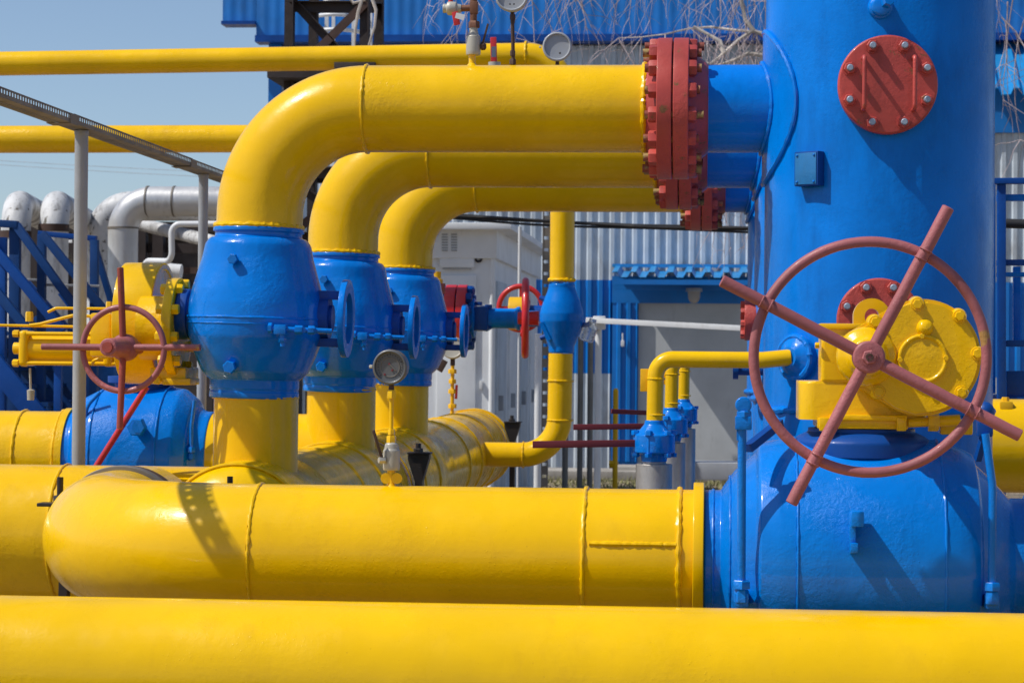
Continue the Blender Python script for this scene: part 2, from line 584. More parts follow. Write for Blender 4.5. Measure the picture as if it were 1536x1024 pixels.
# clamp ring behind the elbow
rc = el[-1] + V((0, 0.14, 0))
MB().lathe(rc, Yv, fillet([(-0.03, R2), (-0.03, R2 + 0.018), (0.03, R2 + 0.018), (0.03, R2)], 0.004), 80, False).build('clamp_ring', GALV, sp)
MB().lathe(rc + V((0, 0.05, 0)), Yv, [(-0.02, R2), (-0.02, R2 + 0.012), (0.07, R2 + 0.012), (0.07, R2)], 80, False).build('rubber_liner', RUST, sp)

# ------------------------------------------------------------------ header (manifold) along the depth
RH = 0.335
zH = P(374, 799, Y2).z
YHE = 20.7
hd = thing('header_pipe', 'large yellow header pipe running away behind the front pipes, carrying the upright valves', 'pipe', (XH, 15, zH - RH))
prof = [(10.12, 0.001)]
for i in range(1, 9):
    t = PI / 2 * i / 8
    prof.append((10.30 - 0.18 * math.cos(t), RH * math.sin(t)))
prof += [(YHE, RH)]
for i in range(1, 9):
    t = PI / 2 * i / 8
    prof.append((YHE + 0.2 * math.sin(t), max(0.001, RH * math.cos(t))))
MB().lathe((XH, 0, zH), Yv, prof, 96).build('pipe_run', YEL, hd)
for k in range(3):
    yc = Y2 + DY * k
    MB().lathe((XH, yc, zH), Yv, fillet([(-0.42, RH), (-0.42, RH + 0.012), (0.42, RH + 0.012), (0.42, RH)], 0.005), 96, False).build('saddle_pad', YEL, hd)
    weld((XH, yc - 0.425, zH), Yv, RH + 0.003, 0.009, parent=hd)
    weld((XH, yc + 0.425, zH), Yv, RH + 0.003, 0.009, parent=hd)
for yc in (12.1, 14.5, 17.2, 18.1, 19.2):
    weld((XH, yc, zH), Yv, RH + 0.001, 0.009, parent=hd)
MB().lathe((XH, YHE, zH), Yv, fillet([(-0.05, RH), (-0.05, RH + 0.018), (0.05, RH + 0.018), (0.05, RH)], 0.005), 96, False).build('end_collar', YEL, hd)
for k in range(3):
    yc = Y2 + DY * k
    MB().cyl((XH, yc, zH), P(374, 592, Y2) * 0 + V((XH + 0.003, yc, EYE - 0.195)), 0.196, 64).build('branch', YEL, hd)
    weld((XH, yc, EYE - 0.212), Z, 0.196, 0.006, parent=hd)

# left pipe joining the header
zL = P(100, 697, 10.75).z - 0.33
lp = thing('gas_pipe', 'yellow pipe leaving the left edge behind the elbow of the front pipe', 'pipe', (-3.5, 10.75, zL - 0.33))
MB().tube([V((-6.5, 10.75, zL)), V((XH, 10.75, zL))], 0.33, 80).build('pipe_run', YELR, lp)
weld((P(100, 750, 10.75).x, 10.75, zL), X, 0.331, 0.008, parent=lp)


def pipe_support(label, X0, Yc, zc, R, side, ear_w=0.12, sag=0.0):
    t = thing('pipe_support', label, 'support', (X0, Yc, 0), 'clamp supports of the yellow pipes')
    xe = X0 + side * (R + ear_w * 0.45)
    zt = zc + R * 0.72
    u = V((side, 0, 0))
    # hoop
    mb = MB()
    mb.lathe((X0, Yc, zc), Yv, [(-0.035, R + 0.0135), (-0.035, R + 0.022), (0.035, R + 0.022), (0.035, R + 0.0135)], 72, False)
    mb.build('strap', YEL, t)
    # funnel-shaped ear
    mb = MB()
    w = ear_w
    out = [(-w * 0.55, 0), (w * 0.5, 0), (w * 0.5, -0.02), (w * 0.16, -0.16), (w * 0.12, -zt), (-w * 0.16, -zt), (-w * 0.2, -0.16), (-w * 0.55, -0.03)]
    pts = [(x * side, y) for x, y in out]
    if side < 0:
        pts.reverse()
    mb.prism(pts, (xe, Yc + 0.05, zt), X, Z, 0.1)
    mb.build('ear_plate', BLACK, t)
    mb = MB().box((xe, Yc, zt + 0.008), (w * 1.15, 0.13, 0.012), None, 0.003)
    mb.cyl((xe - 0.01, Yc, zt), (xe - 0.01, Yc, zt + 0.065), 0.017, 12)
    mb.nut((xe - 0.01, Yc, zt + 0.014), Z, 0.028, 0.022)
    mb.build('bolt', BLACK, t)
    return t


pipe_support('black clamp ear and bolt standing right of the pressure gauge on the front pipe', XH, 13.75, zH, RH, 1)
pipe_support('black clamp ear with upright bolt at the far end of the big header', XH, 20.2, zH, RH, 1, 0.13)
# clamp on left pipe, seen left of elbow
t = thing('pipe_support', 'rusty black bolted clamp on the yellow pipe left of the rounded elbow', 'support', (P(85, 745, 10.3).x, 10.35, 0), 'clamp supports of the yellow pipes')
q = P(90, 752, 10.25)
MB().cyl(q, q + V((0, 0, 0.11)), 0.0145, 14).nut(q + V((0, 0, -0.002)), Z, 0.03, 0.03).build('bolt', BLACK, t)
MB().box(q + V((-0.02, 0.02, -0.014)), (0.16, 0.09, 0.016), None, 0.004).build('ear_plate', BLACK, t)
MB().prism([(-0.05, 0), (0.05, 0), (0.02, -0.22), (0.0, -q.z + 0.03), (-0.03, -q.z + 0.03), (-0.02, -0.22)], q + V((0.01, 0.09, -0.03)), X, Z, 0.06).build('gusset', DARK, t)
q = P(345, 722, 9.75)
mb = MB().cyl(V((q.x, q.y, 0)), q + V((0, 0, 0.022)), 0.0125, 14)
solo('support_bolt', mb, BLACK, 'black bolt end peeking over the front pipe beside the elbow seam', 'bolt')

# ------------------------------------------------------------------ upright ball valves
VX = XH
vz = P(378, 475, Y2).z       # height of the equator
s1 = mp(378, Y2)
c = V((VX, Y2, vz))
GV = 'upright blue ball valves on the header'
v1 = thing('ball_valve', 'nearest and largest of the upright blue ball valves, left of the others', 'valve', V((VX, Y2, vz)), GV)
prof = [(-122, 60), (-122, 67), (-113, 67), (-110, 65.5), (-107, 67), (-94, 67), (-92, 70), (-82, 80), (-60, 90), (-30, 101), (-6, 103.5), (20, 101), (40, 97), (88, 83), (108, 79), (117, 72), (118, 65), (126, 65), (126, 68), (133, 68), (133, 62)]
prof = fillet([(t * s1, r * s1) for t, r in prof], 0.012, 3)
MB().lathe(c, Z, prof, 96).build('body', BLUR, v1)
weld(c + Z * (-2 * s1), Z, 102.8 * s1, 0.006, parent=v1, mat=BLUR)
weld(c + Z * (-11 * s1), Z, 102.8 * s1, 0.004, parent=v1, mat=BLUR)
weld(c + Z * (135 * s1), Z, 64 * s1, 0.012, parent=v1, mat=YELR)


def on_valve(px, py, r_out):
    """a point on the front of the valve body where the photo shows a fitting"""
    return P(px, py, Y2 - r_out)


# plug fittings on the body
for px, py, ln, rr in ((357, 390, 0.075, 0.016), (355, 551, 0.06, 0.02)):
    q = P(px, py, Y2 - 0.20)
    base = V((q.x, Y2 - 0.16, q.z))
    mb = MB().cyl(base, V((q.x - 0.012, Y2 - 0.22 - ln, q.z)), rr, 16)
    mb.nut(V((q.x - 0.012, Y2 - 0.24 - ln * 0.4, q.z)), -Yv, rr * 1.55, 0.03)
    mb.build('plug_fitting', BLUR, v1)
# sealant fitting with a horizontal tube
q0, q1 = P(408, 492, Y2 - 0.34), P(498, 494, Y2 - 0.30)
mb = MB().cyl(q0, q1, 0.012, 12)
mb.nut(P(403, 491, Y2 - 0.34), X, 0.024, 0.018)
mb.box(P(421, 493, Y2 - 0.34), (0.055, 0.045, 0.045), None, 0.006)
mb.nut(P(443, 493, Y2 - 0.335), X, 0.021, 0.035)
mb.nut(P(463, 493, Y2 - 0.33), X, 0.02, 0.03)
mb.cyl(P(423, 495, Y2 - 0.34), P(425, 518, Y2 - 0.34), 0.012, 12)
mb.nut(P(424, 506, Y2 - 0.34), -Z, 0.019, 0.018)
mb.cyl(P(455, 493, Y2 - 0.34), P(452, 493, Y2 - 0.2), 0.014, 12)
mb.build('sealant_fitting', BLUR, v1)
# mounting ring carried by two arms
cx = P(519, 475, Y2)
for py in (440.5, 511.5):
    q0, q1 = P(440, py, Y2), P(517, py, Y2)
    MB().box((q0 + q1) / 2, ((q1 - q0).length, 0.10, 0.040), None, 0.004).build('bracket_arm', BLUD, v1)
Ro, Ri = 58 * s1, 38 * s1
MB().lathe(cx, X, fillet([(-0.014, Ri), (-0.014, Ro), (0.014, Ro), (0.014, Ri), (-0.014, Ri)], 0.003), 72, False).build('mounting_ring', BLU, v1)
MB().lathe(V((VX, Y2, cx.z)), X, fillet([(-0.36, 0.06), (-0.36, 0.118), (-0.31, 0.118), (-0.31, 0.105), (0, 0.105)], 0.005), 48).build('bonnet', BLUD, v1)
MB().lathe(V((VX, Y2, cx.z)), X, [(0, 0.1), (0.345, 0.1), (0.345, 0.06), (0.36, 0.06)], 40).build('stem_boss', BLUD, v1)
v2 = dup(v1, (-0.002, DY, -0.01), 'middle upright blue ball valve, behind the largest and left of the round grey gauge')
v3 = dup(v1, (0.02, 2 * DY, -0.005), 'farthest upright blue ball valve, next to the bright red bolted flange')
for v in (v1, v2, v3):
    v.rotation_euler.y = 0.02

# ------------------------------------------------------------------ arched pipes
RP = 0.2
GA = 'arched yellow pipes over the ball valves'
GF = 'red bolted flange pairs'
arch_labels = ('nearest and tallest arched yellow pipe curving up from the front valve',
               'middle arched yellow pipe tucked under the tallest one',
               'farthest arched yellow pipe, smallest and lowest in view')
fl_labels = ('large red bolted flange pair ending the nearest arched pipe',
             'red bolted flange pair half hidden below and behind the nearest one',
             'smallest red bolted flange pair, farthest back, under the blue nozzles')
fpx = (1009.5, 1019, 1053)
zax = (P(760, 163.5, Y2).z, P(900, 228.5, Y2 + DY).z, P(900, 273.5, Y2 + 2 * DY).z)
VES_X = P(1318, 300, Y2).x
VES_R = 0.515
for k in range(3):
    yk = Y2 + DY * k
    xa = VX + (0.012, 0.006, 0.02)[k]
    xf = P(fpx[k], 200, yk).x
    za = zax[k]
    Rb = 0.50
    zt = vz + 133 * s1 - (0, 0.01, 0.005)[k]
    t = thing('arched_pipe', arch_labels[k], 'pipe', (xa, yk, zt), GA)
    bend = [V((xa + Rb - Rb * math.cos(PI / 2 * i / 28), yk, za - Rb + Rb * math.sin(PI / 2 * i / 28))) for i in range(29)]
    MB().tube([V((xa - 0.002, yk, zt))] + bend, RP, 80).build('elbow', YEL, t)
    xn = xf - 0.135
    MB().tube([bend[-1], V((xn, yk, za))], RP, 80, cap=False).build('pipe_run', YELR if k == 0 else YEL, t)
    weld(bend[-1], X, RP + 0.0005, 0.0082, parent=t)
    weld(V((xn + 0.005, yk, za)), X, RP + 0.002, 0.012, parent=t)
    # flange pair
    Rf = 0.322
    f = thing('bolted_flange', fl_labels[k], 'flange', (xf, yk, za - Rf), GF)
    o = V((xf, yk, za))
    # weld-neck hubs
    MB().lathe(o, X, fillet([(-0.135, RP), (-0.115, RP + 0.012), (-0.068, RP + 0.055), (-0.004, Rf - 0.02)], 0.01), 72, False).build('neck', RED, f)
    MB().lathe(o, X, fillet([(-0.071, RP), (-0.071, Rf - 0.004), (-0.068, Rf), (-0.006, Rf), (-0.003, Rf - 0.004), (-0.003, RP)], 0.002), 96, False).build('disc', RED, f)
    MB().lathe(o, X, fillet([(0.003, RP), (0.003, Rf - 0.004), (0.006, Rf), (0.070, Rf), (0.073, Rf - 0.004), (0.073, RP)], 0.002), 96, False).build('disc', RED, f)
    MB().lathe(o, X, fillet([(0.072, RP + 0.075), (0.085, RP + 0.06), (0.15, RP + 0.012), (0.16, RP)], 0.01), 72, False).build('neck', RED, f)
    MB().lathe(o, X, [(-0.004, 0.2), (-0.004, Rf - 0.03), (0.004, Rf - 0.03), (0.004, 0.2)], 60, False).build('gasket', BLACK, f)
    nb = 16
    for i in range(nb):
        an = 2 * PI * (i + 0.5) / nb
        q = o + V((0, math.cos(an), math.sin(an))) * 0.283
        e1, e2 = random.uniform(0.014, 0.036), random.uniform(0.010, 0.034)
        sd_ = MB().cyl(q + X * (-0.107 - e1), q + X * (0.109 + e2), 0.0195, 12).build('stud', THREAD, f)
        MB().nut(q + X * -0.071, -X, 0.037 * random.uniform(0.97, 1.04), 0.036).build('nut', RED, sd_)
        MB().nut(q + X * 0.073, X, 0.037 * random.uniform(0.97, 1.04), 0.036).build('nut', RED, sd_)

# ------------------------------------------------------------------ filter vessels
GVs = 'tall blue filter vessels'


def saddle(mb, yc, xc, zc, Rv, r0, r1, off, thick, n=72, m=6):
    """curved plate lying on the left side of an upright cylinder round a nozzle"""
    rows_o, rows_i = [], []
    for i in range(n):
        a = 2 * PI * i / n
        ro, ri = [], []
        for j in range(m + 1):
            r = r0 + (r1 - r0) * j / m
            dy, dz = r * math.cos(a), r * math.sin(a)
            for lst, o in ((ro, off + thick), (ri, off)):
                R = Rv + o
                x = -math.sqrt(max(R * R - dy * dy, 1e-6))
                lst.append(V((xc + x, yc + dy, zc + dz)))
        rows_o.append(ro + list(reversed(ri)))
    mb.rings(rows_o, True)


def blind_cover(par, c, nrm, R, nb, handles, matd=None):
    """round red blind flange on a short blue neck; nrm points outwards"""
    nrm = V(nrm).normalized()
    a, u, v = frame(nrm)
    MB().lathe(c, nrm, [(-0.22, R * 0.72), (-0.03, R * 0.72)], 56).build('nozzle_neck', BLU, par)
    cv = MB().lathe(c, nrm, fillet([(-0.045, R * 0.7), (-0.045, R - 0.003), (0.0, R), (0.022, R), (0.03, R - 0.006), (0.03, 0.001)], 0.006), 80, True).build('cover', RED, par)
    for i in range(nb):
        an = 2 * PI * (i + 0.5) / nb
        q = c + (u * math.cos(an) + v * math.sin(an)) * R * 0.83 + a * 0.03
        mb = MB().lathe(q, nrm, [(0, 0.031), (0.006, 0.031), (0.006, 0.02)], 20)
        mb.nut(q + a * 0.004, nrm, 0.027, 0.02)
        mb.build('washer_nut', RED, cv)
        mb = MB().lathe(q, nrm, fillet([(0.01, 0.0145), (0.042, 0.0145), (0.046, 0.011)], 0.002), 14)
        mb.build('stud_end', ZINC, cv)
    if handles:
        for sx in (-1, 1):
            xx = u * (sx * R * 0.50)
            zz = v * (R * 0.52)
            q = c + a * 0.03
            pts = route([q + xx + zz, q + xx + zz + a * 0.075, q + xx - zz + a * 0.075, q + xx - zz], 0.018, 6)
            MB().tube(pts, 0.0095, 12).build('handle', RED, cv)
    return cv


def vessel(k, label):
    yk = Y2 + DY * k
    t = thing('filter_vessel', label, 'vessel', (VES_X, yk, 0), GVs)
    top = EYE + (3.1 if k == 0 else 1.44)
    prof = [(0.25, VES_R), (top, VES_R)]
    for i in range(1, 11):
        a = PI / 2 * i / 10
        prof.append((top + (0.26 if k == 0 else 0.14) * math.sin(a), max(0.001, VES_R * math.cos(a))))
    MB().lathe((VES_X, yk, 0), Z, prof, 128).build('shell', BLU, t)
    MB().lathe((VES_X, yk, 0), Z, fillet([(0, VES_R - 0.03), (0, VES_R + 0.05), (0.03, VES_R + 0.05), (0.03, VES_R - 0.03)], 0.005), 72, False).build('base_ring', BLUD, t)
    MB().lathe((VES_X, yk, 0), Z, [(0, VES_R - 0.02), (0.3, VES_R - 0.02)], 72, False).build('skirt', BLUD, t)
    zw = EYE + (533 - 612) * mp(1200, Y2)
    weld((VES_X, yk, zw), Z, VES_R + 0.002, 0.016, parent=t, mat=BLU)
    za = zax[k]
    xf = P(fpx[k], 200, yk).x
    MB().tube([V((xf + 0.155, yk, za)), V((VES_X - VES_R + 0.1, yk, za))], RP, 72).build('nozzle', BLU, t)
    mb = MB()
    pad_r = 0.345 if k == 0 else 0.262
    saddle(mb, yk, VES_X, za, VES_R, RP * 0.95, pad_r, -0.004, 0.018)
    mb.build('reinforcing_pad', BLU, t)
    # bead round the pad and round the nozzle
    mb = MB()
    for rr, tr in ((pad_r + 0.001, 0.013), (RP + 0.006, 0.011)):
        pts = []
        for i in range(100):
            a = 2 * PI * i / 100
            dy, dz = rr * math.cos(a), rr * math.sin(a)
            R = VES_R + (0.006 if rr > RP + 0.02 else 0.018)
            pts.append(V((VES_X - math.sqrt(R * R - dy * dy), yk + dy, za + dz)))
        mb.tube(pts, [tr * random.uniform(0.8, 1.2) for _ in pts], 8, closed=True)
    mb.build('weld_seam', BLUR, t)
    return t, yk


t, yk = vessel(0, 'huge blue upright vessel with the round red cover, filling the right of the photo')
yf = Y2 - VES_R
c0 = P(1331, 128, yf - 0.014)
blind_cover(t, c0, (0.02, -1, 0), 75 * mp(1331, yf - 0.09), 8, True)
c1 = P(1318, 480, yf - 0.06)
blind_cover(t, c1, (0, -1, 0), 63 * mp(1318, yf - 0.07), 8, False)
# lifting boss, name plate box
q = P(1321, 11, yf)
mb = MB().lathe(V((q.x, yf + 0.02, q.z)), -Yv, fillet([(0, 0.06), (0.03, 0.05), (0.035, 0.042), (0.06, 0.042), (0.065, 0.03)], 0.008), 28)
mb.nut(V((q.x + 0.02, yf - 0.04, q.z + 0.012)), V((0.3, -1, 0.2)), 0.026, 0.04)
mb.build('threaded_boss', BLUR, t)
q = P(1220, 251, yf)
angp = math.asin((q.x - VES_X) / VES_R)
nr = V((math.sin(angp), -math.cos(angp), 0))
tu = V((math.cos(angp), math.sin(angp), 0))
q = V((VES_X, Y2, q.z)) + nr * (VES_R + 0.022)
Rm = Matrix((tu, nr, Z)).transposed()
np_ = MB().box(q, (0.125, 0.05, 0.15), Rm, 0.004).build('plate_holder', BLUD, t)
MB().box(q + nr * 0.026, (0.112, 0.006, 0.138), Rm, 0.002).build('plate', paint("blue_green_plate", (0.004, 0.17, 0.45), 0.4, 0.4, (0.02, 0.06, 0.1), 0.5, 0.1), np_)
for sx in (-1, 1):
    for sz in (-1, 1):
        MB().ball(q + nr * 0.03 + tu * 0.045 * sx + Z * 0.058 * sz, 0.006, 10).build('rivet', BLUR, np_)
# drain nozzle pad low on the left
qd = P(1207, 536, Y2 - 0.33)
ang0 = -0.80
nr = V((math.sin(ang0), -math.cos(ang0), 0))
qn = V((VES_X, Y2, qd.z)) + nr * (VES_R - 0.02)
mb = MB().lathe(qn, nr, fillet([(0, 0.10), (0.045, 0.104), (0.05, 0.092), (0.07, 0.06), (0.085, 0.045)], 0.01), 40)
mb.torus(qn + nr * 0.045, nr, 0.092, 0.014, 48, 8, 0.2)
mb.build('drain_pad', BLUR, t)

t2, yk2 = vessel(1, 'blue vessel mostly hidden behind the huge front one, with red cover on its left side')
q = P(1122, 480, yk2)
mb = MB().cyl(V((q.x, yk2, q.z)), V((VES_X - 0.4, yk2, q.z)), 0.09, 32).build('nozzle_neck', BLUD, t2)
cv = MB().lathe(V((q.x + 0.0, yk2, q.z)), X, fillet([(-0.02, 0.001), (-0.02, 0.115), (0.06, 0.115), (0.06, 0.09)], 0.004), 40, False).build('cover', RED, t2)
for i in range(8):
    an = 2 * PI * (i + 0.3) / 8
    qq = V((q.x, yk2 + 0.09 * math.cos(an), q.z + 0.09 * math.sin(an)))
    MB().nut(qq + X * -0.02, -X, 0.02, 0.022).build('nut', RED, cv)
q = P(1102, 555, yk2 - 0.25)
mb = MB().cyl(q, V((VES_X - 0.3, q.y, q.z)), 0.028, 16)
mb.lathe(q, X, [(-0.01, 0.05), (0.02, 0.05)], 20)
mb.build('drain_stub', BLUD, t2)
vessel(2, 'farthest blue vessel, only a thin strip showing behind the other two')

# ------------------------------------------------------------------ drain lines under the vessels
YD = 10.3
GD = 'thin yellow drain lines under the vessels'
sd = mp(985, YD)
pv = P(984, 541, YD)
pe = qn + nr * 0.07
dp = thing('drain_pipe', 'thin yellow pipe leaving the front vessel and bending down, longest of three', 'pipe', P(984, 632, YD), GD)
mb = MB()
top_z = P(1090, 539.5, YD).z
pts = route([pe, V((pe.x - 0.12, YD - 0.0, top_z)), V((pv.x, YD, top_z)), V((pv.x - 0.004, YD, P(984, 634, YD).z))], 0.075, 14)
mb.tube(pts, 0.0365, 32).build('pipe_run', YEL, dp)
for py in (568, 622):
    weld(P(984, py, YD), Z, 0.037, 0.004, parent=dp, seg=50)
q = P(969, 570, YD + 0.03)
MB().box(q, (0.05, 0.02, 0.1), None, 0.003).build('blanking_plate', YELD, dp)
GDV = 'blue drain valves with red bar handles'
dv = thing('drain_valve', 'nearest blue drain valve with the longest dark red bar handle', 'valve', P(981, 692, YD), GDV)
o = P(981, 692, YD)
pr = fillet([(t * sd, r * sd) for t, r in [(62, 10), (62, 14), (56, 15), (44, 25), (42, 28), (40, 31), (14, 31), (12, 27), (11, 21), (0, 19), (0, 10)]], 0.004)
MB().lathe(o, Z, pr, 40).build('body', BLUR, dv)
for i in range(6):
    an = 2 * PI * (i + 0.25) / 6
    qq = o + V((math.cos(an), math.sin(an), 0)) * 29 * sd
    mb = MB()
    mb.nut(qq + Z * 40 * sd, Z, 0.018, 0.02)
    mb.nut(qq + Z * 13 * sd, -Z, 0.018, 0.018)
    mb.cyl(qq + Z * 8 * sd, qq + Z * 47 * sd, 0.009, 10)
    mb.build('bolt', BLUR, dv)
hb = o + Z * 28 * sd
lev = MB()
lev.beam(P(953, 664.5, YD - 0.03), P(799, 666.5, YD - 0.13), 0.012, 0.031, Z, 0.002)
lev.build('handle', DKRED, dv)
sl = thing('drain_sleeve', 'nearest bare steel sleeve below a blue drain valve', 'pipe', V((o.x, o.y, 0)), 'bare steel sleeves under the drain valves')
MB().lathe(V((o.x, o.y, 0)), Z, fillet([(0.0, 0.08), (o.z - 0.01, 0.08), (o.z - 0.01, 0.055), (o.z + 0.01, 0.05)], 0.003), 40).build('tube', STEEL, sl)
MB().lathe(V((o.x, o.y, 0)), Z, [(0, 0.1), (0.03, 0.1)], 32).build('base_plate', CONC, sl)
for k, (dx, ld, lv, ls) in enumerate(((0.03, 'middle of three thin yellow drain pipes bending down to a blue valve', 'middle blue drain valve with dark red bar handle', 'middle bare steel sleeve below a blue drain valve'),
                                      (0.068, 'farthest thin yellow drain pipe, right behind the other two', 'farthest blue drain valve, its red bar handle short and tilted', 'farthest bare steel sleeve below a blue drain valve'))):
    sh = (dx, DY * (k + 1), 0)
    dup(dp, sh, ld)
    d2 = dup(dv, sh, lv)
    dup(sl, sh, ls)
    if k == 1:
        for ch in d2.children:
            if ch.name.startswith('handle'):
                ch.rotation_euler = (0, 0.06, 0.30)

# ------------------------------------------------------------------ the big ball valve at the right
sv = mp(1296, Y1)
cB = V((P(1296, 838, Y1).x, Y1, zA))
bv = thing('ball_valve', 'big blue ball valve lying in the front pipe under the pink handwheel', 'valve', cB - V((0, 0, 0.46)))
prof = [(-239, 60), (-239, 104), (-214, 104), (-212, 109), (-193, 135), (-163, 160), (-161, 170), (-158, 176), (-130, 182), (-107, 184), (-105.5, 182.5), (-104, 184.5), (0, 185.5), (103, 183.5), (104.5, 181.5), (106, 183), (140, 172), (157, 163), (160, 150), (186, 126), (210, 101), (214, 98), (236, 98), (238, 104), (262, 104), (262, 60)]
MB().lathe(cB, X, fillet([(t * sv, r * sv) for t, r in prof], 0.008), 128).build('body', BLUR, bv)
for tt, rr in ((-105, 184.5), (104.5, 183), (-226, 104), (-201, 125)):
    weld(cB + X * tt * sv, X, rr * sv, 0.005, parent=bv, mat=BLUR)
# bonnet and neck
nb_ = V((P(1292, 650, Y1).x, Y1, 0))
zt_ = P(1292, 643, Y1 - 0.1).z
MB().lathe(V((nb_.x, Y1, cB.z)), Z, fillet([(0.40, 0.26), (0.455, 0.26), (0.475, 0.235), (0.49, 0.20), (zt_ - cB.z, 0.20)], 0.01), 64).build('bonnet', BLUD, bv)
# lugs on the front
q = P(1278, 772, Y1 - 0.45)
mb = MB()
mb.box(V((q.x, Y1 - 0.475, q.z - 0.06)), (0.022, 0.07, 0.150), None, 0.006)
mb.box(V((q.x + 0.014, Y1 - 0.50, q.z - 0.008)), (0.046, 0.11, 0.056), None, 0.008)
mb.box(V((q.x + 0.004, Y1 - 0.49, q.z - 0.112)), (0.028, 0.09, 0.036), None, 0.006)
mb.build('lug', BLUR, bv)
# bleed tube, left, with its knob
yt = Y1 - 0.435
mb = MB()
mb.tube([P(1113, 640, yt), P(1112, 878, yt)], 0.0155, 16)
mb.build('bleed_tube', BLUR, bv)
mb = MB()
mb.nut(P(1112, 882, yt), Z, 0.034, 0.03)
mb.nut(P(1112, 902, yt), Z, 0.027, 0.045)
mb.box(P(1112, 897, yt + 0.05), (0.05, 0.13, 0.05), None, 0.006)
mb.build('tube_fitting', BLUR, bv)
mb = MB()
mb.box(P(1115, 634, yt), (0.06, 0.05, 0.05), None, 0.006)
mb.nut(P(1116, 625, yt), Z, 0.03, 0.022)
mb.lathe(P(1115, 607, yt + 0.02), -Yv, fillet([(0, 0.014), (0, 0.030), (0.04, 0.030), (0.04, 0.014)], 0.006), 28)
mb.cyl(P(1115, 618, yt), P(1115, 626, yt), 0.012, 12)
mb.beam(P(1109, 640, yt), P(1109, 660, yt), 0.02, 0.02)
mb.build('bleed_valve', BLUR, bv)
mb = MB().beam(P(1122, 672, yt + 0.05), P(1170, 634, yt + 0.25), 0.03, 0.03)
mb.build('tube_bracket', BLUD, bv)
# bleed tube right
mb = MB()
mb.tube(route([P(1478, 650, yt), P(1489, 730, yt), P(1488, 880, yt)], 0.3), 0.0145, 16)
mb.build('bleed_tube', BLUR, bv)
mb = MB()
mb.nut(P(1488, 885, yt), Z, 0.030, 0.03)
mb.nut(P(1488, 905, yt), Z, 0.026, 0.045)
mb.box(P(1486, 900, yt + 0.06), (0.05, 0.13, 0.05), None, 0.006)
mb.build('tube_fitting', BLUR, bv)
mb = MB()
mb.ball(P(1477, 617, yt + 0.05), 0.036, 20)
mb.box(P(1477, 640, yt + 0.04), (0.055, 0.06, 0.07), None, 0.008)
mb.beam(P(1477, 650, yt + 0.05), P(1466, 690, yt + 0.1), 0.022, 0.022)
mb.build('bleed_valve', BLUD, bv)
# yellow pipe beyond it
rp2 = thing('gas_pipe', 'short piece of yellow pipe cut by the right edge beyond the big blue valve', 'pipe', cB + X * 262 * sv - Z * R2)
MB().tube([cB + X * 262 * sv, cB + X * 800 * sv], R2, 72).build('pipe_run', YEL, rp2)

# gear operator ------------------------------------------------------------
gx = P(1285, 600, Y1).x
go = thing('gear_operator', 'lumpy yellow gearbox behind the pink handwheel, bolted on the big blue valve', 'gearbox', V((gx, Y1, zt_ - 0.005)))


def Q(px, py, Y):
    return P(px, py, Y)


yg = Y1 - 0.19
zb0, zb1 = P(1285, 630, yg).z, P(1285, 572, yg).z
rb = 86 * mp(1285, yg)
# squarish worm housing with a rounded front
out = []
xl = P(1199, 600, yg).x
xr = P(1392, 600, yg).x
for (cx_, cy_, a0) in ((xr - 0.06, 0.14, 0), (xl + 0.06, 0.14, 90), (xl + 0.06, -0.13, 180), (xr - 0.06, -0.13, 270)):
    for i in range(7):
        an = math.radians(a0 + 15 * i)
        out.append((cx_ + 0.06 * math.cos(an), Y1 + cy_ + 0.06 * math.sin(an)))
MB().prism(out, (0, 0, zb0), X, Yv, zb1 - zb0, 0.012, 3).build('worm_housing', YELR, go)
# flange plate below
mb = MB()
x0, x1 = P(1226, 635, yg).x, P(1362, 635, yg).x
z0, z1 = P(1285, 643, yg).z, P(1285, 627, yg).z
mb.box(((x0 + x1) / 2, Y1, (z0 + z1) / 2), (x1 - x0, 0.40, z1 - z0), None, 0.006)
for px in (1236, 1352):
    q = P(px, 636, yg - 0.02)
    mb.box(q, (0.035, 0.03, 0.05), None, 0.005)
mb.box(((x0 + x1) / 2 + 0.02, Y1 - 0.03, z1 + 0.003), (x1 - x0 - 0.05, 0.38, 0.02), None, 0.004)
mb.build('mounting_flange', YELR, go)
mb = MB()
q0, q1 = P(1362, 634, yg), P(1398, 632, yg)
mb.cyl(q0, q1, 0.018, 16)
mb.nut(P(1392, 632, yg), X, 0.036, 0.04)
mb.box(P(1432, 640, Y1 - 0.05), (0.12, 0.14, 0.055), None, 0.008)
mb.cyl(P(1405, 632, yg), P(1440, 630, yg), 0.022, 14)
mb.build('stop_bolt', YELR, go)
# block with lid behind the hub
mb = MB()
x0, x1 = P(1232, 540, yg).x, P(1330, 540, yg).x
z0, z1 = P(1285, 574, yg).z, P(1285, 488, yg).z
mb.box(((x0 + x1) / 2, Y1 - 0.06, (z0 + z1) / 2), (x1 - x0, 0.27, z1 - z0), None, 0.014, 3)
mb.box(((x0 + x1) / 2, Y1 - 0.06, z1 - 0.004), (x1 - x0 + 0.018, 0.285, 0.022), None, 0.006)
mb.nut(P(1229, 518, yg - 0.01), -X, 0.012, 0.016)
mb.build('gear_block', YELR, go)
# lifting eye
q = P(1307, 475, Y1 - 0.15)
Rl = 27 * sv
mb = MB()
n = 20
outer = [(Rl * math.cos(PI * i / n), Rl * math.sin(PI * i / n)) for i in range(n + 1)] + [(-Rl, -0.09), (Rl, -0.09)]
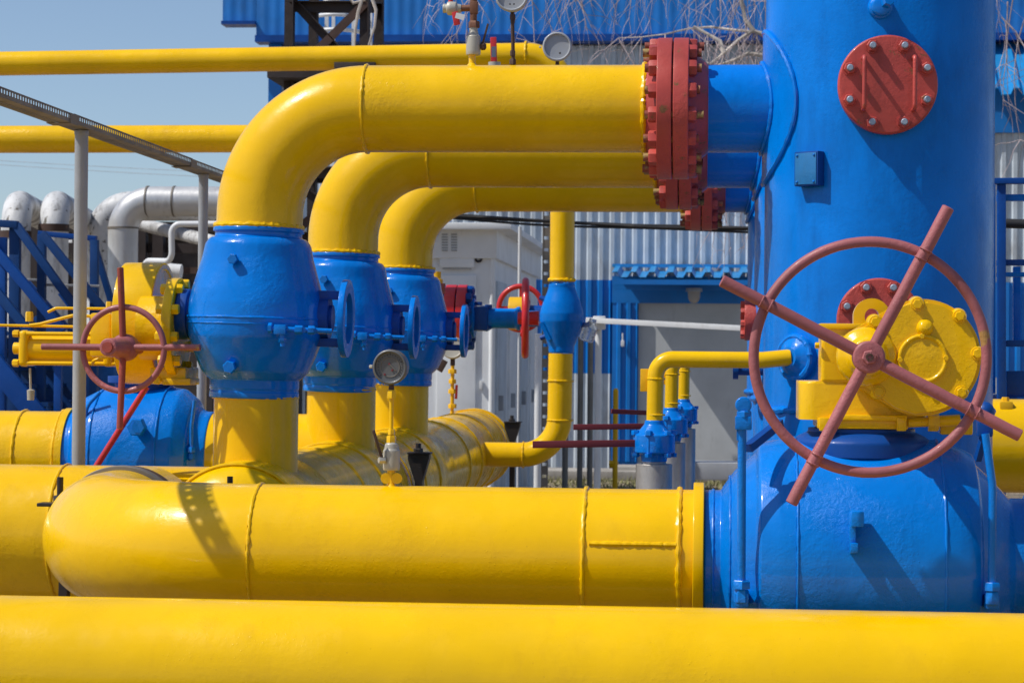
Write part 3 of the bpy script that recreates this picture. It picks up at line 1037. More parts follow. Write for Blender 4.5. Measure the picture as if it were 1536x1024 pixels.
# plate with an eye: two rings bridged
bm = mb.bm
pts_o = [(Rl * math.cos(2 * PI * i / 40), (Rl * math.sin(2 * PI * i / 40)) if i <= 20 else max(-0.09, -0.11 * abs(math.sin(2 * PI * i / 40)) ** 0.35)) for i in range(40)]
ri = 10.5 * sv
pts_i = [(ri * math.cos(2 * PI * i / 40), ri * 1.15 * math.sin(2 * PI * i / 40)) for i in range(40)]
lay = []
for yy in (0.028, -0.028):
    lay.append(([bm.verts.new(q + V((x, yy, z))) for x, z in pts_o], [bm.verts.new(q + V((x, yy, z))) for x, z in pts_i]))
for i in range(40):
    j = (i + 1) % 40
    for (O, I) in lay:
        bm.faces.new((O[i], O[j], I[j], I[i]))
    bm.faces.new((lay[0][0][i], lay[0][0][j], lay[1][0][j], lay[1][0][i]))
    bm.faces.new((lay[0][1][i], lay[0][1][j], lay[1][1][j], lay[1][1][i]))
mb.build('lifting_eye', YELR, go)
# tear-drop spur cover
yc0, yc1 = Y1 - 0.22, Y1 - 0.36
A, ra = P(1384, 536, yc1), 88 * mp(1384, yc1)
B, rbb = P(1303, 535, yc1), 46 * mp(1303, yc1)


def hull(A, ra, B, rb_, n=60):
    pts = []
    for i in range(n):
        an = 2 * PI * i / n
        d = V((math.cos(an), math.sin(an)))
        fa = A.x * d.x + A.z * d.y + ra
        fb = B.x * d.x + B.z * d.y + rb_
        pts.append((A.x + d.x * ra, A.z + d.y * ra) if fa >= fb else (B.x + d.x * rb_, B.z + d.y * rb_))
    res = []
    for p in pts:
        if not res or (abs(p[0] - res[-1][0]) + abs(p[1] - res[-1][1])) > 1e-5:
            res.append(p)
    return res


mb = MB()
mb.prism(hull(A, ra, B, rbb), (0, yc0, 0), X, Z, yc0 - yc1 - 0.03, 0.014, 3)
mb.build('spur_housing', YELR, go)
mb = MB()
mb.prism(hull(A, ra * 0.93, B, rbb * 0.9), (0, yc1 + 0.035, 0), X, Z, 0.035, 0.02, 4)
cvr = mb.build('spur_cover', YELR, go)
mb = MB().lathe(V((A.x, yc1 + 0.01, A.z)) + V((0, 0, -0.005)), -Yv, fillet([(0, 0.1), (0, 0.092), (0.024, 0.089), (0.026, 0.08), (0.02, 0.074), (0.024, 0.02), (0.024, 0.001)], 0.004), 60)
for i in range(4):
    an = PI / 2 * i + 0.05
    mb.nut(V((A.x + 0.082 * math.cos(an), yc1 - 0.012, A.z - 0.005 + 0.082 * math.sin(an))), -Yv, 0.0105, 0.008)
mb.build('inspection_cap', YELR, cvr)
for px, py in ((1313, 483), (1439, 474), (1466, 530), (1442, 588), (1318, 587), (1376, 456)):
    q = P(px, py, yc1 + 0.002)
    mb = MB().lathe(q + V((0, 0.03, 0)), -Yv, fillet([(-0.03, 0.031), (0.022, 0.028), (0.037, 0.023)], 0.004), 24)
    mb.nut(q + V((0, -0.004, 0)), -Yv, 0.0185, 0.015)
    mb.build('cover_bolt', YELR, cvr)
mb = MB()
mb.lathe(V((B.x - 0.006, yc1 + 0.02, B.z)), -Yv, fillet([(0, 0.11), (0.03, 0.105), (0.05, 0.075), (0.085, 0.065), (0.09, 0.05)], 0.008), 40)
mb.build('shaft_boss', YELR, cvr)
mb = MB()
mb.tube([P(1322, 594, yc1 + 0.012), P(1345, 608, yc1 + 0.010), P(1372, 617, yc1 + 0.012), P(1398, 616, yc1 + 0.016)], [0.006, 0.011, 0.012, 0.008], 10)
mb.build('casting_rib', YELR, cvr)
mb = MB()
mb.tube([P(1338, 470, yc1 + 0.016), P(1365, 458, yc1 + 0.014), P(1392, 455, yc1 + 0.016)], [0.006, 0.010, 0.006], 10)
mb.build('casting_rib', YELR, cvr)
q = P(1386, 495, yc1)
mb = MB().lathe(q + V((0, 0.02, 0)), V((0.2, -1, 0.5)), fillet([(0, 0.032), (0.03, 0.03), (0.045, 0.02), (0.05, 0.001)], 0.006), 20)
mb.build('grease_plug', YELR, cvr)

# handwheel ------------------------------------------------------------------
YW = Y1 - 0.72
sw = mp(1303, YW)
cw = P(1302.5, 535.5, YW)
hw = thing('handwheel', 'large faded pink handwheel with four long spokes in front of the yellow gearbox', 'handwheel', cw)
ct = P(1304.5, 535.5, YW)
mb = MB()
mb.torus(ct, Yv, 173 * sw, 7.9 * sw, 128, 16, 0.02)
mb.build('rim', PINK, hw)
for tx, ty in ((1422, 312), (1083, 421), (1187, 754), (1529, 653)):
    tp = P(tx, ty, YW - 0.03)
    d = (tp - cw).normalized()
    k = 10
    pts = [cw + V((0, -0.01, 0)) + (tp - cw) * (0.06 + 0.94 * i / k) + V((random.uniform(-1, 1), 0, random.uniform(-1, 1))) * 0.0006 for i in range(k + 1)]
    pts += [pts[-1] + d * 0.003]
    spk = MB().tube(pts, [9.3 * sw] * (k + 1) + [7.0 * sw], 20).build('spoke', PINK, hw)
    cr = cw + d * 173 * sw + V((0, -0.018, 0))
    mb = MB()
    for sg in (-1, 1):
        mb.torus(cr + d * sg * 7.5 * sw, d, 9.0 * sw, 0.0034, 30, 8, 0.35)
    mb.build('weld_seam', PINK, spk)
mb = MB().lathe(cw, -Yv, fillet([(-0.30, 0.03), (-0.27, 0.04), (-0.03, 0.044), (-0.03, 0.056), (0.035, 0.056), (0.04, 0.05), (0.042, 0.02)], 0.005), 40)
mb.build('hub', PINK, hw)
mb = MB().lathe(cw, -Yv, [(0.038, 0.031), (0.045, 0.031), (0.045, 0.02)], 28)
mb.nut(cw + V((0, -0.043, 0)), -Yv, 0.026, 0.02)
mb.build('hub_nut', PINK, hw)
MB().lathe(cw, -Yv, [(0.05, 0.014), (0.068, 0.0135), (0.068, 0.007), (0.06, 0.006)], 20).build('shaft_end', RUST, hw)

# ------------------------------------------------------------------ actuator on the left
YA = 11.0
sa = mp(225, YA)
ac = thing('valve_actuator', 'yellow piston actuator with big drum, left of the nearest upright valve', 'actuator', P(215, 580, YA))
xd0, xd1 = P(190, 485, YA).x, P(247, 485, YA).x
zc_ = P(240, 485, YA).z
Rd = 91 * sa
dr = MB().lathe(V((0, YA, zc_)), X, fillet([(xd0, 0.05), (xd0, Rd), (xd1, Rd), (xd1, Rd - 0.03), (xd1 - 0.006, Rd - 0.035), (xd1 - 0.006, 0.05)], 0.006), 80).build('drum', YELR, ac)
# plate against the valve
xp0 = P(258, 490, Y2 + 0.05).x
mb = MB().lathe(V((xp0, Y2 + 0.05, P(265, 492, Y2).z)), X, fillet([(-0.14, 0.15), (0, 0.15), (0, 0.235), (0.045, 0.235), (0.045, 0.1)], 0.006), 56)
mb.build('mounting_flange', YELR, ac)
for i in range(10):
    an = 2 * PI * i / 10 + 0.2
    q = V((xp0 + 0.045, Y2 + 0.05 + 0.205 * math.cos(an), P(265, 492, Y2).z + 0.205 * math.sin(an)))
    mb = MB()
    mb.nut(q, X, 0.026, 0.03)
    mb.nut(q - X * 0.045, -X, 0.026, 0.03)
    mb.build('bolt', YELR, ac)
mb = MB().cyl(V((xp0 + 0.04, Y2, vz + 0.0)), V((VX - 0.33, Y2, vz)), 0.11, 40)
mb.build('coupling', BLUD, ac)
# lower casting
mb = MB()
q = P(262, 562, YA - 0.2)
mb.box(q, (0.17, 0.28, 0.07), None, 0.01)
mb.box(P(272, 572, YA - 0.25), (0.13, 0.2, 0.03), None, 0.005)
mb.nut(P(236, 570, YA - 0.33), -Yv, 0.022, 0.02)
mb.build('lower_bracket', YELR, ac)
mb = MB().box(P(176, 503, YA + 0.28), (0.1, 0.66, 0.21), None, 0.015)
mb.build('yoke_housing', YELR, ac)
# piston cylinder
YC = 11.56
zcy = P(110, 523, YC).z
sc_ = mp(110, YC)
xa0, xa1 = P(47, 523, YC).x, P(182, 523, YC).x
cy = MB().lathe(V((0, YC, zcy)), X, [(xa0, 22 * sc_), (xa1, 22 * sc_)], 48).build('cylinder', YEL, ac)
mb = MB()
MB().box((xa1 - 0.05, YC, zcy), (0.045, 0.178, 0.178), None, 0.02, 3).build('end_flange', YEL, cy)
mb.box((xa0 - 0.02, YC, zcy), (0.045, 0.178, 0.178), None, 0.02, 3)
mb.lathe(V((xa0 - 0.09, YC, zcy)), X, fillet([(0, 0.01), (0, 0.03), (0.06, 0.03)], 0.004), 20)
mb.build('end_cap', YEL, cy)
for sy in (-1, 1):
    for sz in (-1, 1):
        q = V((0, YC + 0.074 * sy, zcy + 0.074 * sz))
        mb = MB().cyl(q + X * (xa0 - 0.06), q + X * xa1, 0.0105, 12)
        mb.nut(q + X * (xa0 - 0.043), -X, 0.019, 0.03)
        mb.build('tie_rod', YEL, cy)
# hydraulic lines and pump block
mb = MB()
mb.tube([P(-40, 487, YC), P(172, 491, YC)], 0.0075, 10)
mb.tube(route([P(44, 488, YC - 0.04), P(60, 486, YC - 0.04), P(110, 473, YC - 0.04), P(172, 476, YC - 0.03)], 0.06, 5), 0.0085, 10)
mb.tube(route([P(72, 468, YC), P(84, 462, YC), P(165, 463, YC)], 0.05, 5), 0.0075, 10)
mb.build('hydraulic_line', YEL, ac)
mb = MB()
mb.ball(P(152, 488, YC - 0.02), 0.05, 20)
mb.box(P(150, 494, YC - 0.02), (0.11, 0.11, 0.05), None, 0.01)
mb.nut(P(44, 482, YC), Z, 0.02, 0.05)
mb.nut(P(164, 470, YC), Z, 0.018, 0.06)
mb.cyl(P(140, 492, YC - 0.1), P(172, 495, YC - 0.1), 0.012, 12)
mb.build('pump_block', YEL, ac)
mb = MB().tube(route([P(139, 545, YC - 0.1), P(140, 541, YC - 0.13), P(168, 532, YC - 0.13), P(175, 527, YC - 0.1)], 0.02, 5), 0.0085, 10)
mb.build('hand_grip', YEL, ac)
mb = MB().tube([P(45, 552, YC), P(46, 585, YC)], 0.006, 8)
mb.lathe(P(46, 600, YC), Z, [(0, 0.018), (0.05, 0.02), (0.055, 0.01)], 12)
mb.build('drain_cup', CREAM, ac)

# its handwheel
YHW = 10.45
sh_ = mp(185, YHW)
chw = P(185, 521, YHW)
lw = thing('handwheel', 'smaller rusty red handwheel with crossed spokes at the yellow actuator', 'handwheel', chw)
MB().torus(P(185, 523.5, YHW), V((0.06, 1, 0)), 63 * sh_, 4.6 * sh_, 96, 14, 0.02).build('rim', PINK, lw)
for tx, ty, mt in ((180.5, 402, RUSTRED), (179.5, 642, RUSTRED), (63, 520, PINK), (300, 521, PINK)):
    tp = P(tx, ty, YHW - 0.02)
    MB().tube([chw, tp, tp + (tp - chw).normalized() * 0.003], [5.2 * sh_, 4.9 * sh_, 3.6 * sh_], 16).build('spoke', mt, lw)
mb = MB().lathe(chw, V((-0.10, -1, 0.0)), fillet([(-0.30, 0.03), (-0.06, 0.03), (-0.05, 0.062), (0.0, 0.062), (0.02, 0.046), (0.10, 0.043), (0.20, 0.040), (0.20, 0.02)], 0.006), 32)
mb.build('hub', PINK, lw)
mb = MB().lathe(chw + V((-0.10, -1, 0)).normalized() * 0.19, V((-0.10, -1, 0)), [(0, 0.026), (0.022, 0.024), (0.022, 0.012)], 20)
mb.build('shaft_end', RUSTRED, lw)

# blue valve lying behind it, with its own yellow line
YV = 13.3
s4 = mp(213, YV)
zv = P(213, 688, YV).z
xo = P(213, 688, YV).x
b4 = thing('ball_valve', 'blue ball valve lying behind the grey pole, below the smaller handwheel', 'valve', (xo, YV, zv - 0.41))
prof = [(-108, 40), (-108, 72), (-94, 72), (-86, 80), (-84, 92), (-60, 104), (-22, 109), (40, 109), (66, 105), (84, 90), (86, 80), (98, 72), (110, 72), (110, 40)]
MB().lathe(V((xo, YV, zv)), X, fillet([(t_ * s4, r * s4) for t_, r in prof], 0.012), 80).build('body', BLUR, b4)
for tt, rr in ((-55, 105), (44, 109)):
    weld(V((xo + tt * s4, YV, zv)), X, rr * s4, 0.006, parent=b4, mat=BLUR)
mb = MB().lathe(V((xo, YV, zv)), Z, fillet([(0.38, 0.16), (0.44, 0.16), (0.44, 0.2), (0.48, 0.2)], 0.006), 40)
mb.build('bonnet', BLUD, b4)
mb = MB().cyl(P(209, 642, YV - 0.34), P(207, 640, YV - 0.5), 0.034, 20)
mb.nut(P(207, 640, YV - 0.45), -Yv, 0.055, 0.05)
mb.build('lug', BLUR, b4)
mb = MB()
mb.tube(route([P(150, 588, YV - 0.3), P(129, 610, YV - 0.3), P(127, 675, YV - 0.3), P(127, 690, YV - 0.3)], 0.12, 8), 0.011, 10)
mb.nut(P(127, 676, YV - 0.3), Z, 0.022, 0.03)
mb.build('bleed_tube', BLUR, b4)
mb = MB()
mb.tube(route([P(292, 600, YV - 0.3), P(287, 640, YV - 0.3), P(287, 690, YV - 0.3)], 0.2, 8), 0.011, 10)
mb.nut(P(287, 678, YV - 0.3), Z, 0.024, 0.03)
mb.nut(P(287, 688, YV - 0.3), Z, 0.02, 0.03)
mb.build('bleed_tube', BLUR, b4)
mb = MB().tube([P(144, 700, YV - 0.5), P(220, 580, YV - 0.45)], 4.6 * s4, 14)
mb.build('lever', REDB, b4)
y5 = thing('gas_pipe', 'yellow pipe with shadow stripes leaving the left edge behind the grey pole', 'pipe', (xo - 1, YV, zv - 0.26))
R5 = 70 * s4
MB().tube([V((-7, YV, zv)), V((xo - 105 * s4, YV, zv))], R5, 72).build('pipe_run', YELR, y5)
weld(V((P(98, 650, YV).x, YV, zv)), X, R5 + 0.002, 0.012, parent=y5)
weld(V((P(38, 650, YV).x, YV, zv)), X, R5 + 0.001, 0.009, parent=y5)
MB().lathe(V((P(101, 650, YV).x, YV, zv)), X, [(0, R5), (0, R5 + 0.02), (0.04, R5 + 0.02), (0.04, R5)], 64, False).build('end_collar', YELR, y5)
y6 = thing('gas_pipe', 'short yellow link pipe glimpsed between the upright valve branches', 'pipe', (XH - 0.6, YV, zv - 0.26))
MB().tube([V((xo + 108 * s4, YV, zv)), V((XH, YV, zv))], R5, 72).build('pipe_run', YEL, y6)

# ------------------------------------------------------------------ poles and perforated cable tray
YP = 11.36
qt = P(122.5, 196, YP)
XT, ZT = qt.x, qt.z
GP = 'grey poles carrying the cable tray'
pp = solo('support_pole', MB().lathe(V((XT, YP, 0)), Z, fillet([(0, 0.033), (ZT - 0.02, 0.033), (ZT - 0.02, 0.036), (ZT, 0.036), (ZT, 0.001)], 0.003), 24), GREY,
          'tall grey pole at the left, front one under the slotted tray', 'pole', GP)
YPP = 14.15
solo('support_pole', MB().lathe(V((XT, YPP, 0)), Z, fillet([(0, 0.0295), (ZT - 0.02, 0.0295), (ZT - 0.02, 0.033), (ZT, 0.033), (ZT, 0.001)], 0.003), 24), GREY,
     'grey pole just left of the nearest arched pipe, rear one under the tray', 'pole', GP)
tr = thing('cable_tray', 'slotted rusty metal cable tray running away on top of the grey poles', 'tray', (XT, 11, ZT))
wT = 0.11
hT = 0.045
for (ya, yb, dz) in ((8.0, 11.0, 0.0), (11.02, 13.6, 0.003), (13.63, 17.0, 0.0),):
    web = MB()
    # web as a ladder so light falls through its slots
    for dx, w in ((-wT / 2 + 0.017, 0.034), (0.025, 0.056)):
        web.box((XT + dx, (ya + yb) / 2, ZT + 0.002 + dz), (w, yb - ya, 0.003))
    y = ya + 0.02
    while y < yb:
        web.box((XT - 0.011, y, ZT + 0.002 + dz), (0.03, 0.043, 0.003))
        y += 0.058
    web.build('tray_floor', GALV, tr)
    for sx in (-1, 1):
        fl = MB()
        xx = XT + sx * wT / 2
        fl.box((xx, (ya + yb) / 2, ZT + 0.010 + dz), (0.003, yb - ya, 0.019))
        fl.box((xx, (ya + yb) / 2, ZT + hT + dz - 0.003), (0.003, yb - ya, 0.009))
        y = ya + 0.01
        while y < yb:
            fl.box((xx, y, ZT + 0.029 + dz), (0.003, 0.016, 0.022))
            y += 0.04
        fl.build('side_flange', GALV, tr)
for y in (11.01, 13.61):
    mb = MB()
    mb.box((XT + wT / 2 + 0.004, y, ZT + 0.02), (0.005, 0.14, 0.05))
    mb.box((XT, y, ZT - 0.002), (wT + 0.012, 0.12, 0.004))
    mb.build('splice_plate', GALV, tr)

# ------------------------------------------------------------------ gauges
GG = 'round grey pressure gauges'


def gauge_head(par, c, R, tilt=(0, -1, 0), mat=None, face=True):
    n_ = V(tilt).normalized()
    a, u, v = frame(n_)
    cs = MB().lathe(c, n_, fillet([(-0.035, R * 0.6), (-0.03, R * 0.94), (0.012, R * 0.94), (0.012, R), (0.026, R), (0.03, R * 0.93), (0.03, R * 0.86), (0.018, R * 0.84), (0.018, 0.001)], 0.003), 56).build('gauge_case', mat or DIAL, par)
    if face:
        mb = MB()
        mb.torus(c + a * 0.019, n_, R * 0.55, 0.0016, 48, 6)
        mb.beam(c + a * 0.02 + u * R * -0.02 + v * R * 0.16, c + a * 0.02 + u * R * 0.32 + v * R * -0.2, 0.003, 0.006, a)
        mb.build('dial_mark', GALV, cs)
        mb = MB()
        for i in range(21):
            an = math.radians(-40 + 13 * i)
            dv_ = u * math.cos(an) + v * math.sin(an)
            ln = 0.12 if i % 5 == 0 else 0.07
            mb.beam(c + a * 0.0195 + dv_ * R * 0.66, c + a * 0.0195 + dv_ * R * (0.66 + ln), 0.0022, 0.0012, a)
        mb.build('dial_scale', BLACK, cs)
        for fx, fy in ((-0.05, 0.18), (0.12, -0.18), (-0.32, -0.42)):
            MB().lathe(c + a * 0.018 + u * R * fx + v * R * fy, n_, [(0, 0.0042), (0.004, 0.0036), (0.004, 0.001)], 12).build('screw', DKRED, cs)
    MB().nut(c + u * R * -1.1, -u, 0.007, 0.012).build('vent_screw', CREAM, cs)
    return cs


g1 = thing('pressure_gauge', 'grey round gauge on a thin yellow stem above the front pipe', 'gauge', P(587, 728, Y1), GG)
gauge_head(g1, P(587, 550, Y1), 26.5 * mp(587, Y1), (-0.1, -1, -0.05))
mb = MB()
mb.lathe(P(587, 731, Y1), Z, fillet([(t_ * sv, r * sv) for t_, r in [(0, 9), (3, 7.5), (6, 6.5), (26, 6.5)]], 0.003), 20)
mb.build('base_stub', YELR, g1)
mb = MB()
for px in (579, 595):
    mb.lathe(P(px, 717, Y1 - 0.012), V((0.2, -1, 0)), [(0, 0.001), (0, 0.021), (0.007, 0.021), (0.007, 0.001)], 18)
mb.build('tab_handle', YELR, g1)
vb = MB().lathe(P(587, 705, Y1), Z, fillet([(t_ * sv, r * sv) for t_, r in [(0, 8), (0, 12.5), (4, 13), (30, 13), (33, 11), (40, 10), (43, 6)]], 0.003), 28).build('shutoff_valve', CREAM, g1)
MB().beam(P(574, 690, Y1 - 0.03), P(560, 645, Y1 - 0.05), 0.01, 0.016, Yv, 0.002).build('lever', RUST, vb)
MB().nut(P(577, 690, Y1 - 0.03), V((-1, -0.6, 0)), 0.013, 0.025).build('lever_nut', CREAM, vb)
mb = MB()
mb.tube([P(587, 667, Y1), P(587, 588, Y1)], 0.0075, 14)
mb.nut(P(587, 664, Y1), Z, 0.019, 0.028)
mb.nut(P(587, 652, Y1), Z, 0.014, 0.022)
mb.nut(P(587, 597, Y1), Z, 0.018, 0.032)
mb.build('stem', YELR, g1)
MB().lathe(P(587, 587, Y1), Z, [(0, 0.011), (0.04, 0.010)], 14).build('gauge_socket', RUST, g1)

# gauge far back on the header
YG = 18.6
g2 = thing('pressure_gauge', 'white rust-stained gauge far back, half hidden behind a blue mounting ring', 'gauge', P(678, 618, YG), GG)
gauge_head(g2, P(679, 522, YG), 17 * mp(679, YG), (0, -1, 0.2), CREAM, False)
mb = MB().tube([P(678, 620, YG), P(679, 545, YG)], 0.015, 12)
for py in (612, 590, 575, 560):
    mb.nut(P(678.5, py, YG), Z, 0.034, 0.035)
mb.build('stem', YELD, g2)
MB().lathe(P(679, 548, YG), Z, [(0, 0.02), (0.09, 0.018)], 12).build('gauge_socket', RUST, g2)
MB().beam(P(684, 598, YG), P(685, 577, YG), 0.02, 0.02).build('lever', REDB, g2)
g3 = solo('valve_lever', MB().beam(P(658, 556, YG - 1), P(667, 540, YG - 1), 0.03, 0.055, Z, 0.004), RUST, 'small rusty lever behind the farthest upright valve, beside the hanging gauge', 'lever')
mb = MB().lathe(P(655, 428, YG), Z, fillet([(0, 0.05), (0.05, 0.05), (0.05, 0.035), (0.11, 0.035)], 0.006), 20)
g4 = thing('pressure_switch', 'small red and yellow cap behind the farthest upright valve', 'switch', P(655, 440, YG))
mb.build('cap', YELD, g4)
MB().lathe(P(656, 441, YG), Z, fillet([(0, 0.05), (0, 0.065), (0.085, 0.065)], 0.006), 24).build('body', RUSTRED, g4)
MB().lathe(P(658, 456, YG), Z, [(0, 0.03), (0.1, 0.03)], 16).build('stem', RUST, g4)

# instruments on top of the arched pipe
ti = thing('vent_assembly', 'brown pipe tee with cream ball valve standing on the nearest arched pipe', 'valve', P(708, 99, Y2))
mb = MB().lathe(P(708, 100, Y2), Z, fillet([(0, 0.028), (0.01, 0.02), (0.014, 0.0155), (0.06, 0.0155)], 0.002), 20)
mb.build('base_stub', YELR, ti)
vb = MB().lathe(P(710, 83, Y2), Z, fillet([(t_ * s1, r * s1) for t_, r in [(0, 6), (0, 10.5), (5, 11), (28, 10.5), (30, 8), (36, 6.5), (42, 6)]], 0.003), 24).build('shutoff_valve', CREAM, ti)
mb = MB().nut(P(722, 70, Y2), V((1, -0.3, 0)), 0.018, 0.02)
mb.beam(P(724, 66, Y2), P(732, 36, Y2), 0.009, 0.012, Yv, 0.001)
mb.build('lever', RUST, vb)
mb = MB().tube([P(710, 45, Y2), P(711, -30, Y2)], 0.0165, 16)
mb.nut(P(711, 42, Y2), Z, 0.027, 0.03)
mb.box(P(711, 12, Y2), (0.038, 0.038, 0.06), None, 0.008)
mb.cyl(P(711, 12, Y2), P(690, 13, Y2), 0.0155, 16)
mb.build('pipe_tee', paint("copper_brown_pipe", (0.20, 0.085, 0.045), 0.5, 0.5, (0.07, 0.03, 0.02), 0.5, 0.2, coat=0.0, metallic=0.3), ti)
vv = MB().lathe(P(692, 13, Y2), -X, fillet([(0, 0.018), (0.02, 0.022), (0.022, 0.03), (0.05, 0.033), (0.065, 0.03), (0.067, 0.02), (0.085, 0.022), (0.085, 0.012)], 0.004), 24).build('side_valve', CREAM, ti)
MB().beam(P(682, 18, Y2 - 0.035), P(686, 38, Y2 - 0.035), 0.030, 0.008, Yv, 0.004).build('lever', REDB, vv)
MB().box(P(690, 25, Y2 - 0.045), (0.042, 0.003, 0.026), Matrix.Rotation(0.25, 3, 'Y')).build('paper_tag', WHT, vv)
MB().lathe(P(676, 4, Y2), Z, [(0, 0.012), (0.02, 0.01)], 12).build('stem_cap', REDB, vv)

t7 = thing('pressure_gauge', 'grey gauge seen from behind at the top edge on a long brown stem', 'gauge', P(770, 99, Y2), GG)
gauge_head(t7, P(768, -6, Y2 - 0.01), 25 * s1, (0.02, -1, 0), GREY, False)
for px in (765, 771):
    MB().lathe(P(px, 6.5, Y2 - 0.04), -Yv, [(0, 0.004), (0.004, 0.003)], 10).build('screw', BLACK, t7)
mb = MB().tube([P(768.5, 18, Y2), P(770, 100, Y2)], 0.0085, 14)
for py, rr in ((30, 0.014), (35, 0.011), (97, 0.016), (84, 0.012)):
    mb.nut(P(769, py, Y2), Z, rr, 0.025)
mb.build('stem', RUST, t7)
t8 = thing('pressure_gauge', 'grey gauge seen from behind, low above the nearest arched pipe', 'gauge', P(836, 176, Y2 + DY), GG)
gauge_head(t8, P(836, 71, Y2 + DY), 22 * mp(836, Y2 + DY), (0.02, -1, 0), GREY, False)
MB().tube([P(836, 90, Y2 + DY), P(836, 178, Y2 + DY)], 0.011, 14).build('stem', RUST, t8)
MB().lathe(P(840, 80, Y2 + DY - 0.04), -Yv, [(0, 0.006), (0.005, 0.004)], 10).build('screw', BLACK, t8)
rl = thing('shutoff_valve', 'upright bright red lever valve behind the nearest arched pipe', 'valve', P(741, 176, Y2 + DY))
MB().beam(P(740, 56, Y2 + DY), P(741, 100, Y2 + DY), 0.036, 0.012, Yv, 0.005).build('lever', REDB, rl)
mb = MB().lathe(P(741, 178, Y2 + DY), Z, [(0, 0.02), (0.2, 0.02), (0.2, 0.035), (0.32, 0.035)], 20)
mb.build('body', CREAM, rl)
MB().box(P(740.5, 78, Y2 + DY - 0.018), (0.026, 0.003, 0.06)).build('grip_sleeve', paint("grey_grip", (0.12, 0.14, 0.2), 0.5, 0.1), rl)

# ------------------------------------------------------------------ overhead and looping thin pipes at the back
YT = 18.5
RT = 18.2 * mp(400, YT)
tp0, tp1 = P(-200, 99, YT), P(846, 82, YT)
zt0 = tp0.z
lo = thing('bypass_pipe', 'long yellow overhead pipe along the top that bends down behind the arched pipes', 'pipe', P(735, 700, YT))
xb = P(843, 400, YT).x
zj = P(800, 682, YT).z
xh = XH + 0.2
top = P(846, 82, YT)
pts = route([P(-260, 100, YT), V((xb, YT, top.z)), V((xb, YT, P(843, 422, YT).z))], 0.30, 16)
MB().tube(pts, RT, 48).build('overhead_run', YEL, lo)
weld(V((xb - 0.30, YT, top.z + 0.001)), V((1, 0, 0.01)), RT + 0.001, 0.009, parent=lo, seg=60)
pts = route([V((xb - 0.004, YT, P(840, 530, YT).z)), V((xb - 0.012, YT, zj)), V((xh, YT, zj))], 0.30, 16)
MB().tube(pts, RT, 48).build('lower_run', YEL, lo)
for py in (571, 630):
    weld(V((xb - 0.006, YT, P(840, py, YT).z)), Z, RT + 0.001, 0.008, parent=lo, seg=60)
weld(V((P(785, 680, YT).x, YT, zj)), X, RT + 0.001, 0.008, parent=lo, seg=60)
weld(V((xb, YT, P(843, 420, YT).z)), Z, RT + 0.002, 0.014, parent=lo, seg=60)
s6 = mp(842, YT)
lv = thing('ball_valve', 'small blue ball valve in the thin yellow upright pipe near the cabin', 'valve', P(841, 528, YT))
o = V((xb, YT, P(841, 478, YT).z))
MB().lathe(o, Z, fillet([(t_ * s6, r * s6) for t_, r in [(-51, 12), (-51, 19), (-42, 19.5), (-22, 27), (-4, 33), (8, 33), (25, 28), (40, 22), (47, 20), (52, 20), (52, 12)]], 0.01), 48).build('body', BLU, lv)
for px, py in ((810, 446), (811, 507)):
    MB().cyl(P(px, py, YT), V((xb - 0.06, YT - 0.03, o.z + (-0.12 if py > 480 else 0.12))), 0.02, 14).build('plug_fitting', BLUD, lv)
mb = MB().beam(P(812, 484, YT - 0.1), P(824, 510, YT - 0.1), 0.03, 0.03)
mb.build('bracket', BLU, lv)
MB().cyl(P(870, 488, YT), P(884, 487, YT), 0.02, 12).build('plug_fitting', BLUD, lv)
mb = MB().lathe(P(878, 512, YT), V((0.35, 0, 1)), fillet([(0, 0.03), (0.01, 0.06), (0.12, 0.062), (0.16, 0.03), (0.19, 0.03)], 0.01), 20)
solo('plastic_bottle', mb, PLASTIC, 'clear crumpled plastic bottle hung on the small blue valve', 'bottle')

# gate valve line with the bright flange
YF = 19.2
sF = mp(690, YF)
rf = thing('bolted_flange', 'bright red flange pair with dark bolts right of the farthest upright valve', 'flange', P(686, 527, YF), GF)
o = P(687, 477, YF)
for x0_, x1_ in ((-17, -1), (1, 15)):
    MB().lathe(o, X, fillet([(x0_ * sF, 0.1), (x0_ * sF, 50 * sF), (x1_ * sF, 50 * sF), (x1_ * sF, 0.1)], 0.004), 64).build('disc', REDB, rf)
for i in range(12):
    an = 2 * PI * (i + 0.5) / 12
    q = o + V((0, math.cos(an), math.sin(an))) * 42 * sF
    mb = MB().cyl(q - X * 24 * sF, q + X * 24 * sF, 0.024, 12)
    mb.nut(q + X * 15 * sF, X, 0.042, 0.045)
    mb.nut(q - X * 17 * sF, -X, 0.042, 0.04)
    mb.build('stud', BLUD, rf)
MB().cyl(o - X * 0.6, o - X * 17 * sF, 0.14, 32).build('pipe_stub', BLU, rf)
gv = thing('gate_valve', 'blue horizontal gate valve with red wheel seen edge-on before the cabin', 'valve', P(760, 500, YF))
mb = MB().lathe(o, X, fillet([(t_ * sF, r * sF) for t_, r in [(16, 10), (16, 30), (26, 30), (28, 17), (44, 20), (52, 15), (86, 15), (90, 18), (94, 18), (94, 12), (122, 12)]], 0.01), 40)
mb.build('body', BLU, gv)
mb = MB()
for px, py in ((718, 458), (733, 462), (720, 494), (732, 493)):
    mb.nut(P(px, py, YF - 0.05), Z, 0.03, 0.03)
mb.box(P(722, 478, YF - 0.02), (0.13, 0.2, 0.2), None, 0.02)
mb.build('bonnet', BLUD, gv)
cwh = P(788, 477, YF - 0.1)
mb = MB().torus(cwh, V((1, 0.08, 0)), 55 * sF, 5.5 * sF, 64, 12)
for i in range(4):
    an = PI / 2 * i + 0.5
    mb.tube([cwh, cwh + V((0, math.cos(an), math.sin(an))) * 53 * sF], 0.022, 10)
